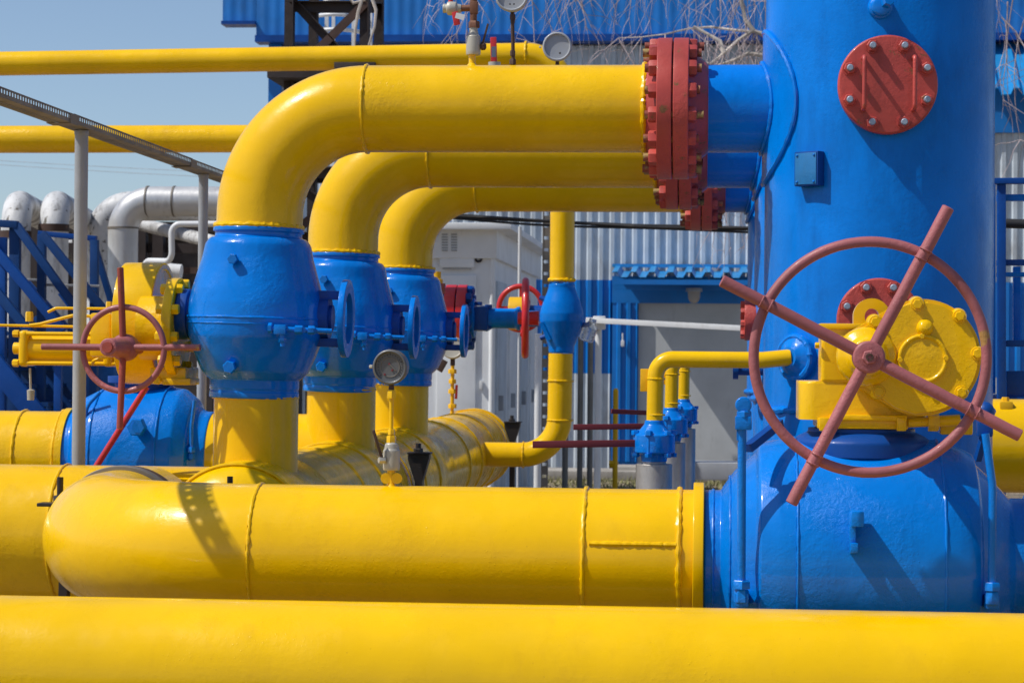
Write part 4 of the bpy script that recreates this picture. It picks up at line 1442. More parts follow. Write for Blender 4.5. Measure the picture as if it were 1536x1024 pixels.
mb.lathe(cwh, X, [(-0.06, 0.05), (0.11, 0.06)], 20)
mb.build('handwheel', REDB, gv)
gw = thing('gate_valve', 'yellow valve cap with red wheel facing out, behind the edge-on red wheel', 'valve', P(781, 500, YF + 0.8))
cq = P(781, 462, YF + 0.8)
mb = MB().torus(cq, Yv, 34 * sF, 4.2 * sF, 56, 10)
mb.beam(cq - X * 0.18, cq + X * 0.18, 0.02, 0.03)
mb.beam(cq - Z * 0.18, cq + Z * 0.18, 0.02, 0.03)
mb.build('handwheel', REDB, gw)
MB().lathe(P(776, 470, YF + 0.6), X, fillet([(-0.07, 0.03), (-0.07, 0.14), (0.10, 0.14), (0.10, 0.03)], 0.01), 28).build('yellow_cap', YELD, gw)
MB().cyl(P(776, 470, YF + 0.6), V((xb, YF + 0.6, P(776, 470, YF + 0.6).z)), 0.07, 20).build('stem_pipe', BLUD, gw)
MB().cyl(cq, P(776, 470, YF + 0.6), 0.03, 12).build('shaft', DARK, gw)

# second overhead pipe
YS = 16.6
RS = 20.6 * mp(200, YS)
op = thing('overhead_pipe', 'lower yellow overhead pipe at left, passing behind the tray and the nearest arch', 'pipe', P(200, 228, YS))
e0 = P(-260, 210, YS)
MB().tube([e0, V((VES_X - 0.3, YS, P(370, 205.5, YS).z))], RS, 48).build('pipe_run', YELR, op)

# block below the top pipe
sb = thing('trestle_shoe', 'dark steel shoe under the overhead pipe at the top of the nearest arch', 'support', P(535, 105, YT))
mb = MB().box(P(535, 103, YT - 0.02), (0.33, 0.22, 0.075), None, 0.004)
mb.build('shoe', DARK, sb)

# ------------------------------------------------------------------ brown lattice tower
YTW = 21.5
tw = thing('lattice_tower', 'dark brown steel lattice trestle standing behind the nearest arched pipe', 'tower', V((P(500, 500, YTW).x, YTW, 0)))
sT = mp(500, YTW)
legs = [(432, 0.0), (468, 1.1), (545, 0.0), (566, 1.1)]
tb = {}
for px, dy in legs:
    x_ = P(px, 300, YTW + dy).x
    tb[px] = (x_, YTW + dy)
    MB().lbeam((x_, YTW + dy, 0), (x_, YTW + dy, EYE + 4.2), 0.10, 0.012).build('leg', DARK, tw)


def tpt(px, py):
    x_, y_ = tb[px]
    return V((x_, y_, P(px, py, y_).z))


for (a_, ya_, b_, yb_) in ((432, 4, 545, 4), (468, 6, 566, 6), (432, 118, 545, 118), (468, 108, 566, 108), (432, 255, 545, 250), (468, 262, 566, 258), (432, 350, 545, 350), (432, 4, 468, 6), (545, 4, 566, 6), (432, 118, 468, 108), (432, 250, 468, 255)):
    MB().lbeam(tpt(a_, ya_), tpt(b_, yb_), 0.085, 0.012).build('cross_beam', DARK, tw)
for (a_, ya_, b_, yb_) in ((432, -10, 545, 112), (545, 0, 432, 112), (468, 112, 566, 250), (432, 130, 545, 245), (545, 125, 432, 250), (432, 262, 545, 345), (545, 260, 432, 350), (432, 360, 545, 470)):
    MB().lbeam(tpt(a_, ya_), tpt(b_, yb_), 0.07, 0.010).build('brace', DARK if ya_ < 0 or a_ == 432 else RUST, tw)
mb = MB().box((tb[432][0] + 0.35, YTW + 0.4, P(500, 114, YTW).z), (1.0, 1.4, 0.10))
mb.build('platform', DARK, tw)
# white hoop ladder beyond
YL = 25.0
ld = thing('hoop_ladder', 'white caged ladder behind the brown trestle at the top', 'ladder', V((P(485, 300, YL).x, YL, 0)), None)
for px in (466, 490):
    x_ = P(px, 60, YL).x
    MB().beam((x_, YL, 0.0), (x_, YL, P(px, 8 if px == 490 else 22, YL).z), 0.04, 0.04).build('rail', WHT, ld)
x_0, x_1 = P(466, 60, YL).x, P(490, 60, YL).x
for i in range(26):
    zz = 0.4 + i * 0.27
    MB().beam((x_0, YL, zz), (x_1, YL, zz), 0.02, 0.02, bev=0).build('rung', WHT, ld)
for py in (10, 32, 54):
    pts = [V((P(490, py, YL).x + 0.16 - 0.3 * math.cos(PI * i / 12), YL - 0.5 * math.sin(PI * i / 12), P(480, py, YL).z + (0 if py > 20 else -0.06 * math.cos(PI * i / 12)))) for i in range(13)]
    MB().tube(pts, 0.022, 8).build('hoop', WHT, ld)
for px in (500, 530, 556):
    x_ = P(px, 60, YL).x
    MB().beam((x_, YL, 0), (x_, YL, P(px, 5, YL).z), 0.035, 0.035).build('cage_bar', WHT, ld)

# ------------------------------------------------------------------ insulated white pipes, left
GI = 'white lagged pipes rising and bending over at the left'
YI = 23.0


def lagged(label, pts, R, bend, bands=(), mat=None):
    t = thing('insulated_pipe', label, 'pipe', V((pts[0].x, pts[0].y, 0)), GI)
    MB().tube(route(pts, bend, 16), R, 40).build('lagging', mat or INSUL, t)
    for c_, ax, mt in bands:
        hw_ = 0.035 if mt is RUST else 0.009
        MB().lathe(c_, ax, [(-hw_, R), (-hw_, R + 0.007), (hw_, R + 0.007), (hw_, R)], 40, False).build('band', mt, t)
    return t


def Zp(py, px, Y):
    return P(px, py, Y).z


sI = mp(185, YI)
q = P(185, 302, YI)
R_ = 22.5 * sI
lagged('cleanest white lagged pipe with smooth elbow, running right behind the tray pole', [V((q.x, YI, 0)), q, V((P(420, 303, YI).x, YI, q.z))], R_, 0.30,
       [(V((q.x, YI, Zp(342, 185, YI))), Z, GALV), (V((P(222, 303, YI).x, YI, q.z)), X, GALV), (V((P(262, 303, YI).x, YI, q.z)), X, GALV)], LAGS)
q = P(150, 309, YI + 1.4)
lagged('stained white lagged elbow directly behind the cleanest one', [V((q.x, YI + 1.4, 0)), q, V((P(420, 311, YI + 1.4).x, YI + 1.4, q.z))], 22 * mp(150, YI + 1.4), 0.34)
q = P(81, 305, YI - 1)
R_ = 22 * mp(81, YI - 1)
lagged('white lagged elbow above the blue stair rail, beside the tall pole', [V((q.x, YI - 1, 0)), q, q + V((-0.52, 3.0, 0))], R_, 0.33,
       [(V((q.x, YI - 1, Zp(342, 81, YI - 1))), Z, RUST)])
q = P(24, 305, YI - 1.2)
lagged('leftmost white lagged elbow at the photo edge, patched and rusty', [V((q.x, YI - 1.2, 0)), q, q + V((-0.52, 3.0, 0))], R_, 0.33,
       [(V((q.x, YI - 1.2, Zp(352, 22, YI - 1.2))), Z, RUST)])
# thin white pipe
YN = 22.0
sn = mp(255, YN)
tn = thing('thin_pipe', 'thin white bent pipe in front of the dark pipe rack', 'pipe', V((P(257, 400, YN).x, YN, 0)))
pts = route([P(216, 500, YN + 0.3), P(216, 391, YN + 0.3), P(258, 392, YN), P(257, 336, YN), P(360, 336, YN)], 0.09, 8)
MB().tube(pts, 4.6 * sn, 20).build('pipe_run', WHT, tn)
mb = MB().cyl(P(205, 380, YN + 2), P(275, 404, YN + 2), 0.06, 16)
mb2 = MB().cyl(P(205, 335, YN + 3), P(330, 365, YN + 2), 0.07, 20)
solo('sloping_pipe', mb2, INSUL, 'grey lagged pipe sloping down among the dark rack beams', 'pipe')
solo('pipe_stub', MB().cyl(P(250, 406, YN + 0.5), P(272, 408, YN + 0.5), 0.075, 20), WHT, 'short white pipe end above the yellow actuator drum', 'pipe')
solo('lagged_pipe', MB().cyl(P(60, 378, YN + 4), P(150, 376, YN + 4), 0.13, 24), INSUL, 'low white lagged pipe glimpsed under the blue stair rail', 'pipe')

# dark rack and shed behind
rk = thing('pipe_rack', 'dark brown steel pipe rack behind the white lagged pipes', 'rack', V((P(150, 400, 25.5).x, 25.5, 0)))
for px in (-30, 50, 118, 212, 238, 330, 400):
    x_ = P(px, 400, 25.5).x
    MB().beam((x_, 25.5, 0), (x_, 25.5, Zp(340, px, 25.5)), 0.12, 0.12).build('post', DARK, rk)
for py in (340, 372, 405, 436, 520):
    MB().beam(V((P(-80, py, 25.6).x, 25.6, Zp(py, 150, 25.6))), V((P(430, py, 25.6).x, 25.6, Zp(py, 150, 25.6))), 0.10, 0.11 if py % 2 == 0 else 0.07).build('beam', DARK if py != 405 else RUST, rk)
shd = thing('old_shed', 'sooty dark shed wall behind the pipe rack at left', 'shed', V((P(190, 400, 30).x, 31, 0)))
x0_, x1_ = P(-160, 400, 30).x, P(415, 400, 30).x
zz = Zp(350, 150, 30)
MB().box(((x0_ + x1_) / 2, 31, zz / 2), (x1_ - x0_, 2, zz)).build('wall', SHED, shd)
MB().box(((x0_ + x1_) / 2, 30.9, zz + 0.03), (x1_ - x0_ + 0.3, 2.4, 0.06)).build('roof', DARK, shd)
for px in (60, 225, 300):
    c_ = P(px, 460, 29.95)
    MB().box((c_.x, 29.99, c_.z), (0.45, 0.04, 0.5)).build('window', paint("dusty_pane", (0.10, 0.11, 0.12), 0.3, 0.1), shd)

# ------------------------------------------------------------------ blue steel stairs at left
YST = 17.0
sS = mp(80, YST)
st = thing('steel_stairs', 'blue steel stair rails and stringers at the left edge', 'stairs', V((P(80, 500, YST).x, YST, 0)))


sb_n = [0]


def sb_(a_, b_, w, dy=0.0, mat=STAIRB, dep=0.06, name='rail'):
    sb_n[0] += 1
    dy += 0.0047 * sb_n[0]
    mb = MB().beam(P(a_[0], a_[1], YST + dy), P(b_[0], b_[1], YST + dy), w * sS, dep, Yv, 0.004)
    # beam(): w is across, dep along the up vector
    return mb.build(name, mat, st)


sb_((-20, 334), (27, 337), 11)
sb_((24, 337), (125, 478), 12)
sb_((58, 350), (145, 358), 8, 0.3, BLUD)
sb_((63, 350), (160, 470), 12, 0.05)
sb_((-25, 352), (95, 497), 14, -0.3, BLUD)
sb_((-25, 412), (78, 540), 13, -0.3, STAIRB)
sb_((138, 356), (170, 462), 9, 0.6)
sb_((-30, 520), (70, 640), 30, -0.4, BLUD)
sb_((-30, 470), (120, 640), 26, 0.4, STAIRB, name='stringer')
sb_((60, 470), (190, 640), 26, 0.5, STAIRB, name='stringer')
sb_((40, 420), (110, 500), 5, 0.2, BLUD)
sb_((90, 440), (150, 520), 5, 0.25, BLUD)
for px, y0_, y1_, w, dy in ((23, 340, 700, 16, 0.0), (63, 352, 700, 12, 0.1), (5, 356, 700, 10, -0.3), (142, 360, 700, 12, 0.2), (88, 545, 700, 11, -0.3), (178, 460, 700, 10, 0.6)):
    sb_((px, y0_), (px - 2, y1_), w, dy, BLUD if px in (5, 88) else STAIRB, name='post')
for px0, px1, py in ((0, 60, 418), (60, 150, 427), (0, 150, 505)):
    sb_((px0, py), (px1, py + 2), 4, 0.1, GREY, 0.03)
for i in range(9):
    q0 = P(-10 + i * 22, 500 + i * 26, YST + 0.45)
    MB().box(q0, (0.2, 0.9, 0.03)).build('tread', STAIRB, st)
mb = MB().box(P(60, 590, YST + 0.95), (1.3, 0.04, 0.75))
mb.build('side_plate', STAIRB, st)
# small white door panel glimpse between the steps
solo('notice_board', MB().box(P(12, 500, YST + 1.6), (0.10, 0.03, 0.26), None, 0.004), WHT, 'small white panel glimpsed between the blue stair beams', 'panel')

# ------------------------------------------------------------------ pale cabin
YK = 24.0
kb = thing('equipment_cabin', 'pale grey metal equipment cabin with louvres and overhanging flat roof', 'cabin', V((P(680, 600, YK).x, YK + 3, 0)))
xk1 = P(738, 500, YK).x
xk0 = P(600, 500, YK).x
zk = P(738, 388, YK).z
ztop = P(738, 345, YK).z
LK = 6.0
MB().box(((xk0 + xk1) / 2, YK + LK / 2, zk / 2), (xk1 - xk0, LK, zk)).build('wall', CABIN, kb)
mb = MB().box(((xk0 + xk1) / 2, YK + LK / 2, (zk + ztop) / 2), (xk1 - xk0 + 0.10, LK + 0.10, ztop - zk), None, 0.01)
mb.build('fascia', CABIN, kb)
mb = MB().box(((xk0 + xk1) / 2, YK + LK / 2, ztop + 0.03), (xk1 - xk0 + 0.42, LK + 0.42, 0.07), None, 0.01)
mb.build('roof', CABIN, kb)
for px in (668, 682):
    lv_ = MB()
    for i in range(7):
        q = P(px, 352 + i * 4, YK)
        lv_.box((q.x, YK - 0.055, q.z), (0.06, 0.012, 0.012))
    lv_.build('louvre', GREY, kb)
q = P(686, 400, YK)
dcab = MB().box((q.x, YK - 0.012, zk * 0.5 - 0.05), (0.40, 0.03, zk - 0.25), None, 0.004).build('door', CABIN, kb)
MB().box((q.x, YK - 0.034, P(686, 394, YK).z), (0.36, 0.012, 0.10), None, 0.003).build('vent_panel', CABIN, dcab)
MB().box((q.x, YK - 0.034, P(686, 403, YK).z), (0.30, 0.012, 0.012)).build('handle', GREY, dcab)
q = P(718, 388, YK)
MB().torus(V((q.x, YK - 0.02, q.z)), Yv, 0.03, 0.012, 24, 8).build('hook_ring', BLACK, kb)
q = P(722, 577, YK)
MB().box((q.x, YK - 0.02, q.z), (0.035, 0.03, 0.09), None, 0.004).build('socket', WHT, kb)
MB().cyl((xk1 - 0.0, YK - 0.0, 0), (xk1 - 0.0, YK - 0.0, zk), 0.03, 12).build('corner_trim', CABIN, kb)
for i in range(4):
    yy = YK + 0.35 + i * 1.5
    dd = MB().box((xk1 + 0.012, yy + 0.55, zk * 0.48), (0.03, 1.05, zk * 0.88), None, 0.004).build('side_door', CABIN if i % 2 else WALLG, kb)
    MB().box((xk1 + 0.05, yy + 0.2, zk * 0.45), (0.05, 0.05, 0.16), None, 0.004).build('handle', GREY, dd)
pol = solo('antenna_rod', MB().cyl(P(779, 430, YK - 0.4) * 1, P(780, 340, YK - 0.4), 0.018, 10).cyl(V((P(779, 430, YK - 0.4).x, YK - 0.4, 0)), P(779, 430, YK - 0.4), 0.012, 10), WHT, 'thin white rod standing in front of the cabin side', 'rod')

# dark slotted post by the cabin
sp_ = MB()
x_ = P(819, 400, 23.5).x
zt2 = P(819, 318, 23.5).z
sp_.box((x_ - 0.03, 23.5, zt2 / 2), (0.012, 0.06, zt2))
sp_.box((x_ + 0.03, 23.5, zt2 / 2), (0.012, 0.06, zt2))
i = 0
while 0.1 + i * 0.12 < zt2:
    sp_.box((x_, 23.48, 0.1 + i * 0.12), (0.05, 0.012, 0.088))
    i += 1
solo('slotted_post', sp_, GALV, 'dark slotted metal post behind the thin upright yellow pipe', 'post')

# cable bundle
mb = MB()
for i in range(6):
    oz, oy = random.uniform(-0.024, 0.024), random.uniform(-0.03, 0.03)
    pts = []
    for j in range(30):
        tt = j / 29
        px = 640 + 520 * tt
        py = 322 + 23 * tt + 4 * math.sin(PI * tt) + 1.3 * math.sin(9 * tt + i)
        q = P(px, py, 23.3)
        pts.append(q + V((0, oy, oz)))
    mb.tube(pts, 0.012, 8)
solo('cable_bundle', mb, RUBBER, 'black cable bundle strung across in front of the factory wall', 'cable')
# wires in the sky
for py0, py1, lb in ((237, 262, 'upper thin wire across the sky at left'), (243, 270, 'lower thin wire across the sky at left')):
    pts = []
    for j in range(20):
        tt = j / 19
        q = P(-60 + 480 * tt, py0 + (py1 - py0) * tt + 2.0 * math.sin(PI * tt), 60)
        pts.append(q)
    solo('overhead_wire', MB().tube(pts, 0.008, 6), paint("dull_wire", (0.4, 0.45, 0.5), 0.6, 0.0) if py0 == 237 else bpy.data.materials["dull_wire"], lb, 'wire', 'thin wires across the sky')

# ------------------------------------------------------------------ factory building
XB0 = P(402, 300, YB).x
XB1 = 14.0
HB = EYE + 7.6
sB = mp(900, YB)
fb = thing('factory_building', 'factory hall with pale corrugated wall, blue base band and blue upper band', 'building', V(((XB0 + XB1) / 2, YB + 6, 0)))


def corrugated(mb, x0, x1, z0, z1, y, pitch=0.165, dep=0.035):
    """trapezoid sheet standing at depth y, ribs towards the viewer"""
    xs = []
    x = x0
    while x < x1 - 1e-6:
        for f_, d_ in ((0.0, 0), (0.42, 0), (0.55, dep), (0.87, dep)):
            xx = x + f_ * pitch
            if xx < x1:
                xs.append((xx, y - d_))
        x += pitch
    xs.append((x1, y))
    bm = mb.bm
    lo_ = [bm.verts.new((a_, b_, z0)) for a_, b_ in xs]
    hi_ = [bm.verts.new((a_, b_, z1)) for a_, b_ in xs]
    for i in range(len(xs) - 1):
        bm.faces.new((lo_[i], lo_[i + 1], hi_[i + 1], hi_[i]))
    return mb


zband = P(760, 57, YB).z
zlow = P(900, 420, YB).z
zbase = 0.22
MB().box(((XB0 + XB1) / 2, YB + 6.1, HB / 2), (XB1 - XB0, 12, HB)).build('hall_body', WALLG, fb)
dx0, dx1 = P(918, 500, YB).x, P(1150, 500, YB).x
mb = MB()
corrugated(mb, XB0 + 0.19, XB1, zlow, zband - 0.12, YB, 0.165)
mb.build('wall_sheet', WALLG, fb, 30)
xg = P(812, 500, YB).x
mb = MB()
corrugated(mb, XB0 + 0.19, dx0, P(900, 560, YB).z, zlow, YB - 0.006, 0.165)
corrugated(mb, dx1 + 0.01, XB1, P(900, 560, YB).z, zlow, YB - 0.006, 0.165)
mb.build('blue_base_sheet', WALLB, fb, 30)
mb = MB()
corrugated(mb, XB0 + 0.19, dx0, 0.06, P(900, 560, YB).z, YB - 0.003, 0.165)
corrugated(mb, dx1 + 0.01, XB1, 0.06, P(900, 560, YB).z, YB - 0.003, 0.165)
mb.build('base_sheet', WALLG, fb, 30)
mb = MB()
corrugated(mb, P(390, 30, YB).x, XB1, zband, HB + 0.4, YB - 0.28, 0.165, 0.006)
mb.box(((P(390, 30, YB).x + XB1) / 2, YB - 0.1, (zband + HB) / 2 + 0.2), (XB1 - P(390, 30, YB).x - 0.02, 0.3, HB - zband + 0.4))
mb.build('upper_band', WALLB, fb, 30)
mb = MB()
xq = P(340, 20, YB).x
corrugated(mb, xq, P(390, 30, YB).x - 0.003, P(360, 37, YB).z, HB + 0.4, YB - 0.28, 0.165, 0.006)
mb.box(((xq + P(390, 30, YB).x) / 2, YB - 0.1, (P(360, 37, YB).z + HB) / 2 + 0.2), (P(390, 30, YB).x - xq - 0.02, 0.3, HB - P(360, 37, YB).z + 0.4))
mb.build('band_return', WALLB, fb, 30)
MB().box(((P(390, 30, YB).x + XB1) / 2, YB - 0.20, zband - 0.05), (XB1 - P(390, 30, YB).x, 0.36, 0.10)).build('drip_edge', BLUD, fb)
MB().box(((xq + P(390, 30, YB).x) / 2 - 0.002, YB - 0.20, P(360, 37, YB).z - 0.025), (P(390, 30, YB).x - xq, 0.36, 0.05)).build('drip_edge', BLUD, fb)
MB().box((XB0 + 0.095, YB - 0.01, (zband - 0.1) / 2), (0.19, 0.09, zband - 0.1)).build('corner_trim', WALLB, fb)
# door recess with blue frame
zdt = P(1000, 455, YB).z
xd0_, xd1_ = P(958, 500, YB).x, P(1145, 500, YB).x
df = MB().box(((dx0 + xd0_) / 2 + 0.06, YB - 0.05, zdt / 2 + 0.1), (xd0_ - dx0 - 0.12, 0.12, zdt - 0.2 + 0.2)).build('door_surround', WALLB, fb)
mb = MB()
corrugated(mb, dx0 + 0.01, xd0_ - 0.02, 0.2, zdt, YB - 0.12, 0.14, 0.04)
mb.build('side_sheet', WALLB, df, 30)
MB().box(((dx0 + dx1) / 2, YB - 0.06, (zdt + P(1000, 415, YB).z) / 2), (dx1 - dx0, 0.14, P(1000, 415, YB).z - zdt)).build('lintel', WALLB, fb)
dl = MB().box(((xd0_ + xd1_) / 2, YB - 0.03, zdt / 2 + 0.06), (xd1_ - xd0_, 0.05, zdt - 0.12)).build('door', DOORM, fb)
MB().box(((xd0_ + xd1_) / 2, YB - 0.9, 0.09), (xd1_ - xd0_ + 0.6, 0.7, 0.18), None, 0.01).build('door_step', CONC, fb)
# canopy of corrugated sheet
mb = MB()
yc_f, yc_b = YB - 1.35, YB - 0.05
zc_f, zc_b = P(1000, 408, yc_f).z - 0.05, P(1000, 401, YB).z - 0.03
x = P(918, 400, yc_f).x
xe_ = P(1160, 400, yc_f).x
top_, n_ = [], 0
bm = mb.bm
prv = None
pts = []
pitch = 0.26
while x < xe_:
    for f_, d_ in ((0, 0), (0.28, 0), (0.46, -0.075), (0.82, -0.075)):
        pts.append((x + f_ * pitch, d_))
    x += pitch
for th in (0.0, -0.012):
    A_ = [bm.verts.new((px_, yc_f, zc_f + d_ + th + 0.05)) for px_, d_ in pts]
    B_ = [bm.verts.new((px_, yc_b, zc_b + d_ + th + 0.05)) for px_, d_ in pts]
    for i in range(len(pts) - 1):
        bm.faces.new((A_[i], A_[i + 1], B_[i + 1], B_[i]))
mb.build('canopy', ROOFB, fb, 30)
MB().box(((P(918, 400, yc_f).x + xe_) / 2, YB - 0.10, P(1000, 399, YB).z), (xe_ - P(918, 400, yc_f).x + 0.1, 0.06, 0.05)).build('flashing', ROOFB, fb)
MB().box(((P(918, 400, yc_f).x + xe_) / 2, yc_f + 0.6, zc_f + 0.02 - 0.16), (xe_ - P(918, 400, yc_f).x, 0.06, 0.08)).build('canopy_beam', WALLB, fb)
MB().box(((P(918, 400, yc_f).x + xe_) / 2, yc_f + 0.03, zc_f - 0.09), (xe_ - P(918, 400, yc_f).x, 0.05, 0.07)).build('canopy_beam', WALLB, fb)
# bulkhead lamp under the canopy
q = P(1041, 446, YB - 0.9)
lm = MB().lathe(V((q.x, YB - 0.9, P(1041, 432, YB - 0.9).z)), -Z, [(0, 0.11), (0.05, 0.12), (0.05, 0.09)], 24).build('lamp', GREY, fb)
MB().lathe(V((q.x, YB - 0.9, P(1041, 437, YB - 0.9).z)), -Z, fillet([(0, 0.09), (0.1, 0.085), (0.16, 0.05), (0.17, 0.001)], 0.02), 20).build('lamp_glass', LAMPG, lm)
q = P(934, 515, YB - 0.2)
mb = MB().box(q, (0.05, 0.05, 0.09), None, 0.008)
mb.cyl(q, q + V((0, 0, 0.15)), 0.012, 8)
mb.build('wall_switch', WHT, fb)
# bench / low plinth below the door
solo('drain_plinth', MB().box(P(1085, 705, 19.0), (0.9, 0.4, 0.14), None, 0.01), GREY, 'low grey beam end behind the big blue valve, below the door', 'beam')
# right-hand canopy of the building
mb = MB()
pts = []
x = P(1440, 100, YB).x
zc2a, zc2b = P(1500, 132, YB - 1.3).z, P(1500, 57, YB).z
while x < 9:
    for f_, d_ in ((0, 0), (0.28, 0), (0.42, -0.09), (0.86, -0.09)):
        pts.append((x + f_ * 0.3, d_))
    x += 0.3
bm = mb.bm
for th in (0.0, -0.012):
    A_ = [bm.verts.new((px_, YB - 1.3, zc2a + d_ + th)) for px_, d_ in pts]
    B_ = [bm.verts.new((px_, YB - 0.05, zc2b + d_ + th)) for px_, d_ in pts]
    for i in range(len(pts) - 1):
        bm.faces.new((A_[i], A_[i + 1], B_[i + 1], B_[i]))
mb.build('canopy', ROOFB, fb, 30)
mb = MB().box((P(1440, 100, YB).x + 2, YB - 0.06, (P(1500, 132, YB).z + P(1500, 200, YB).z) / 2), (4.5, 0.1, P(1500, 132, YB).z - P(1500, 200, YB).z))
mb.build('blue_panel', WALLB, fb)

# ------------------------------------------------------------------ posts, rail and small yard things
GPo = 'slim grey yard posts'
for px, y0_, Yq, rr, mt, lb in ((806.5, 500, 22.0, 0.035, WHT, 'pale slim post left of the thin yellow loop pipe'),
                                (896.5, 488, 24.5, 0.036, WHT, 'white slim post holding the sloping white rail'),
                                (848, 600, 26, 0.034, GALV, 'grey stub post directly under the yellow loop pipe'),
                                (870, 505, 27, 0.032, GALV, 'grey post right of the yellow loop pipe'),
                                (885, 505, 27, 0.032, GALV, 'grey post just left of the white slim post')):
    x_ = P(px, 640, Yq).x
    solo('yard_post', MB().lathe((x_, Yq, 0), Z, fillet([(0, rr), (P(px, y0_, Yq).z, rr), (P(px, y0_, Yq).z, 0.001)], 0.004), 18), mt, lb, 'post', GPo)
mb = MB().beam(P(880, 480, 24.4), P(1150, 494, 23.6), 0.05, 0.056, Z, 0.004)
mb.box(P(899, 484, 24.42), (0.13, 0.09, 0.14), None, 0.01)
solo('barrier_rail', mb, WHT, 'white sloping rail crossing in front of the grey door', 'rail')
mb = MB().lathe(V((P(923, 650, 28).x, 28, 0)), Z, fillet([(0, 0.032), (P(923, 586, 28).z, 0.032), (P(923, 586, 28).z + 0.03, 0.02)], 0.006), 16)
mb.nut(V((P(921, 690, 28).x, 28, P(921, 696, 28).z)), -X, 0.05, 0.06)
solo('marker_stick', mb, YELD, 'thin yellow stick upright in front of the blue base wall', 'stick')

# ------------------------------------------------------------------ right edge: pipe and blue platform
y7 = thing('gas_pipe', 'yellow pipe behind the big blue valve at the right edge', 'pipe', P(1530, 730, 12.4))
q0 = P(1478, 668, 12.4)
MB().tube([V((q0.x, 12.4, q0.z)), V((q0.x + 2.5, 12.4, q0.z))], 0.245, 64).build('pipe_run', YELR, y7)
mb = MB().box(P(1508, 610, 12.3), (0.07, 0.10, 0.06), None, 0.012)
mb.nut(P(1508, 604, 12.3), Z, 0.02, 0.03)
mb.build('clamp_bolt', YELD, y7)

YPL = 12.8
pf = thing('blue_platform', 'dark blue steel service platform frame cut by the right edge', 'platform', V((P(1515, 600, YPL).x, YPL, 0)))
sP = mp(1500, YPL)


pb_n = [0]


def pb(a_, b_, w, name='post', dy=0, mat=BLUD, dep=0.06):
    pb_n[0] += 1
    dy += 0.0041 * pb_n[0]
    MB().beam(P(a_[0], a_[1], YPL + dy), P(b_[0], b_[1], YPL + dy), w * sP, dep, Yv, 0.004).build(name, mat, pf)


pb((1502, 270), (1502, 598), 12)
x_ = P(1502, 600, YPL).x
MB().beam((x_, YPL, 0), (x_, YPL, P(1502, 598, YPL).z), 0.05, 0.05).build('post', BLUD, pf)
pb((1490, 272), (1700, 270), 9, 'rail', -0.02)
pb((1495, 297), (1700, 296), 10, 'rail', 0.03, BLU)
pb((1495, 394), (1700, 393), 9, 'rail', 0.03)
pb((1495, 412), (1700, 411), 7, 'rail', 0.3, BLU)
pb((1509, 515), (1700, 514), 10, 'rail', 0.03)
pb((1509, 578), (1700, 577), 44, 'deck_edge', 0.04)
pb((1490, 275), (1490, 590), 5, 'post', 0.5, BLU)
pb((1525, 400), (1525, 520), 11, 'post', 0.9, BLU)
MB().box(P(1600, 598, YPL + 0.5), (0.8, 1.0, 0.03)).build('deck', BLUD, pf)
mb = MB().cyl(P(1500, 335, YPL + 2), P(1580, 337, YPL + 2), 0.03, 12)
solo('cable_run', mb, RUBBER, 'dark cable passing behind the blue platform rails', 'cable')

# ------------------------------------------------------------------ birch behind the vessel
YTR = 28.0
tree = thing('birch_tree', 'bare birch with drooping brown twigs behind the blue vessel', 'tree', V((P(1240, 600, YTR).x, YTR, 0)))
xt = P(1240, 600, YTR).x
trunk = MB()
tp = [V((xt + 0.10 * math.sin(i * 0.8), YTR + 0.08 * math.cos(i), i * 0.75)) for i in range(15)]
trunk.tube(tp, [0.19 * (1 - i / 16.5) for i in range(15)], 14)
trunk.build('trunk', BARK, tree)
limbs = MB()
twigs = MB()


def wander(p, d, L, n, bend, grav):
    pts = [V(p)]
    d = V(d).normalized()
    for i in range(n):
        d = (d + V((random.gauss(0, bend), random.gauss(0, bend), random.gauss(0, bend) + grav))).normalized()
        pts.append(pts[-1] + d * (L / n))
    return pts


def drooping(p, L, th):
    d = V((random.gauss(0, 0.36), random.gauss(0, 0.36), random.uniform(-1.1, -0.3)))
    pts = wander(p, d, L, 7, 0.15, -0.16)
    twigs.tube(pts, [th * (1 - 0.8 * i / 7) for i in range(8)], 4, cap=False)
    for k in range(random.randint(3, 5)):
        q = random.choice(pts[1:])
        d2 = V((random.gauss(0, 0.6), random.gauss(0, 0.5), random.uniform(-1.1, 0.0)))
        pt2 = wander(q, d2, L * random.uniform(0.2, 0.45), 4, 0.2, -0.12)
        twigs.tube(pt2, [th * 0.55 * (1 - 0.6 * i / 4) for i in range(5)], 3, cap=False)


for i in range(26):
    z0 = random.uniform(5.4, 9.6)
    an = random.uniform(0, 2 * PI)
    side = -1 if random.random() < 0.66 else 1
    d = V((side * abs(math.cos(an)) + 0.3 * side, 0.5 * math.sin(an), random.uniform(0.5, 1.1)))
    L = random.uniform(1.6, 4.2)
    idx = min(13, int(z0 / 0.75))
    base = tp[idx].lerp(tp[min(14, idx + 1)], (z0 / 0.75) % 1)
    pts = wander(base, d, L, 9, 0.10, -0.06)
    r0 = random.uniform(0.014, 0.032)
    limbs.tube(pts, [r0 * (1 - 0.8 * k / 9) for k in range(10)], 7)
    for q in pts[2:]:
        if q.z > 9.0:
            continue
        for k in range(random.randint(1, 3)):
            drooping(q, random.uniform(0.9, 2.4), random.uniform(0.0045, 0.0085))
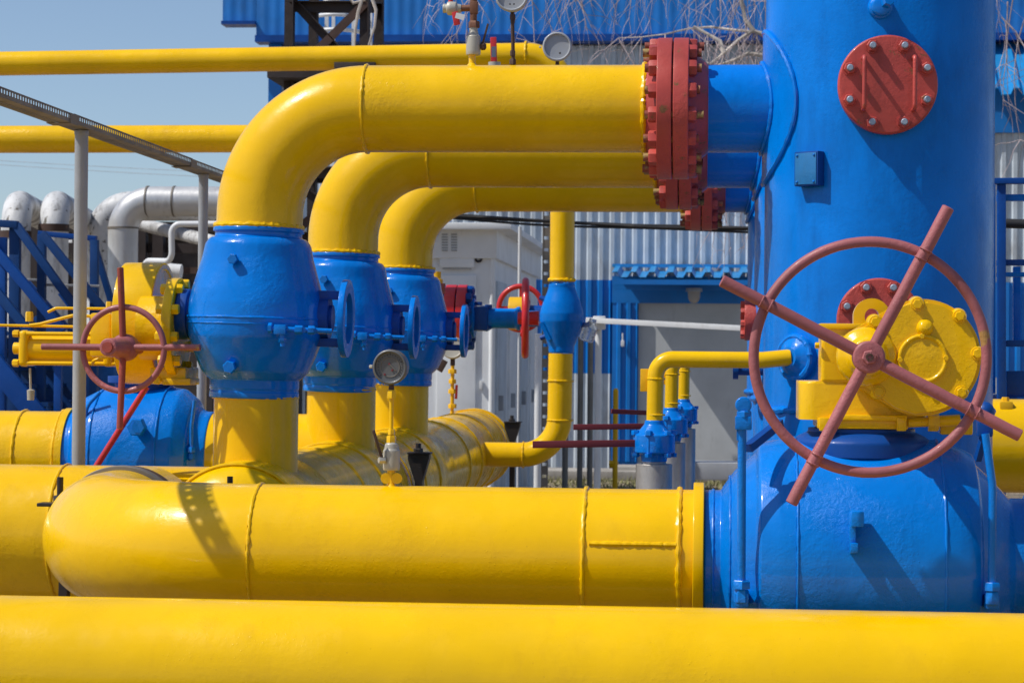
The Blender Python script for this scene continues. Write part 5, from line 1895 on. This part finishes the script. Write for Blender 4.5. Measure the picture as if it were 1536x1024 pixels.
# pale limb that shows left of the vessel, and the low wisps over the door
for spec in ([(1230, 90), (1150, 55), (1130, 46), (1108, 60), (1086, 80), (1066, 96), (1040, 92)], [(1230, 120), (1150, 84), (1122, 80), (1102, 90), (1072, 100), (1050, 120)],
             [(1086, 80), (1080, 62), (1062, 52), (1040, 40)], [(1130, 46), (1118, 30), (1112, 0), (1104, -40)]):
    pts = [P(x_, y_, YTR - 0.3) for x_, y_ in spec]
    limbs.tube(pts, [0.030 * (1 - 0.6 * i / len(pts)) for i in range(len(pts))], 7)
    for q in pts[1:]:
        for k in range(3):
            drooping(q, random.uniform(0.3, 0.9), 0.007)
for i in range(8):
    px = random.uniform(1500, 1560)
    q = P(px, random.uniform(-60, 60), YTR)
    drooping(q, random.uniform(1.0, 2.4), 0.009)
for i in range(16):
    q = P(random.uniform(1000, 1150), random.uniform(250, 330), YTR)
    drooping(q, random.uniform(0.4, 0.95), 0.006)
for i in range(40):
    q = P(random.uniform(655, 1000), random.uniform(-150, -20), YTR)
    drooping(q, random.uniform(0.7, 1.6), random.uniform(0.005, 0.009))
limbs.build('branches', BARK, tree)
twigs.build('crown', TWIG, tree)

# two bare stems in front of the trestle
mb = MB()
for spec in ([(548, -20), (537, 20), (533, 45), (532, 70)], [(552, -20), (564, 15), (562, 40), (553, 68)], [(520, -10), (530, 5), (548, 0)]):
    mb.tube([P(x_, y_, 20.5) for x_, y_ in spec], [0.018, 0.015, 0.012, 0.008][:len(spec)], 6)
solo('bare_branch', mb, BARK, 'pale bare branch hanging in front of the brown trestle', 'branch')

# ------------------------------------------------------------------ light
SUN = V((-0.70, -0.27, 1.0)).normalized()
sl_ = bpy.data.lights.new("sun", 'SUN')
sl_.energy = 4.3
sl_.angle = math.radians(0.53)
sl_.color = (1.0, 0.95, 0.87)
so = bpy.data.objects.new("sun", sl_)
COL.objects.link(so)
so.rotation_euler = (-SUN).to_track_quat('-Z', 'Y').to_euler()
w = bpy.data.worlds.new("World")
sc.world = w
w.use_nodes = True
nt = w.node_tree
bg = nt.nodes["Background"]
sky = nt.nodes.new("ShaderNodeTexSky")
sky.sky_type = 'NISHITA'
sky.sun_disc = False
sky.sun_elevation = math.asin(SUN.z)
sky.sun_rotation = math.atan2(SUN.x, SUN.y)
sky.altitude = 100
sky.air_density = 0.78
sky.dust_density = 0.9
sky.ozone_density = 2.2
nt.links.new(sky.outputs[0], bg.inputs[0])
bg.inputs[1].default_value = 0.123

sc.view_settings.view_transform = 'Standard'
sc.view_settings.look = 'None'
sc.view_settings.exposure = 0.0
sc.view_settings.gamma = 1.0
sc.cycles.use_denoising = True
sc.cycles.max_bounces = 8
for o in list(bpy.data.objects):
    if '_o' in o:
        del o['_o']
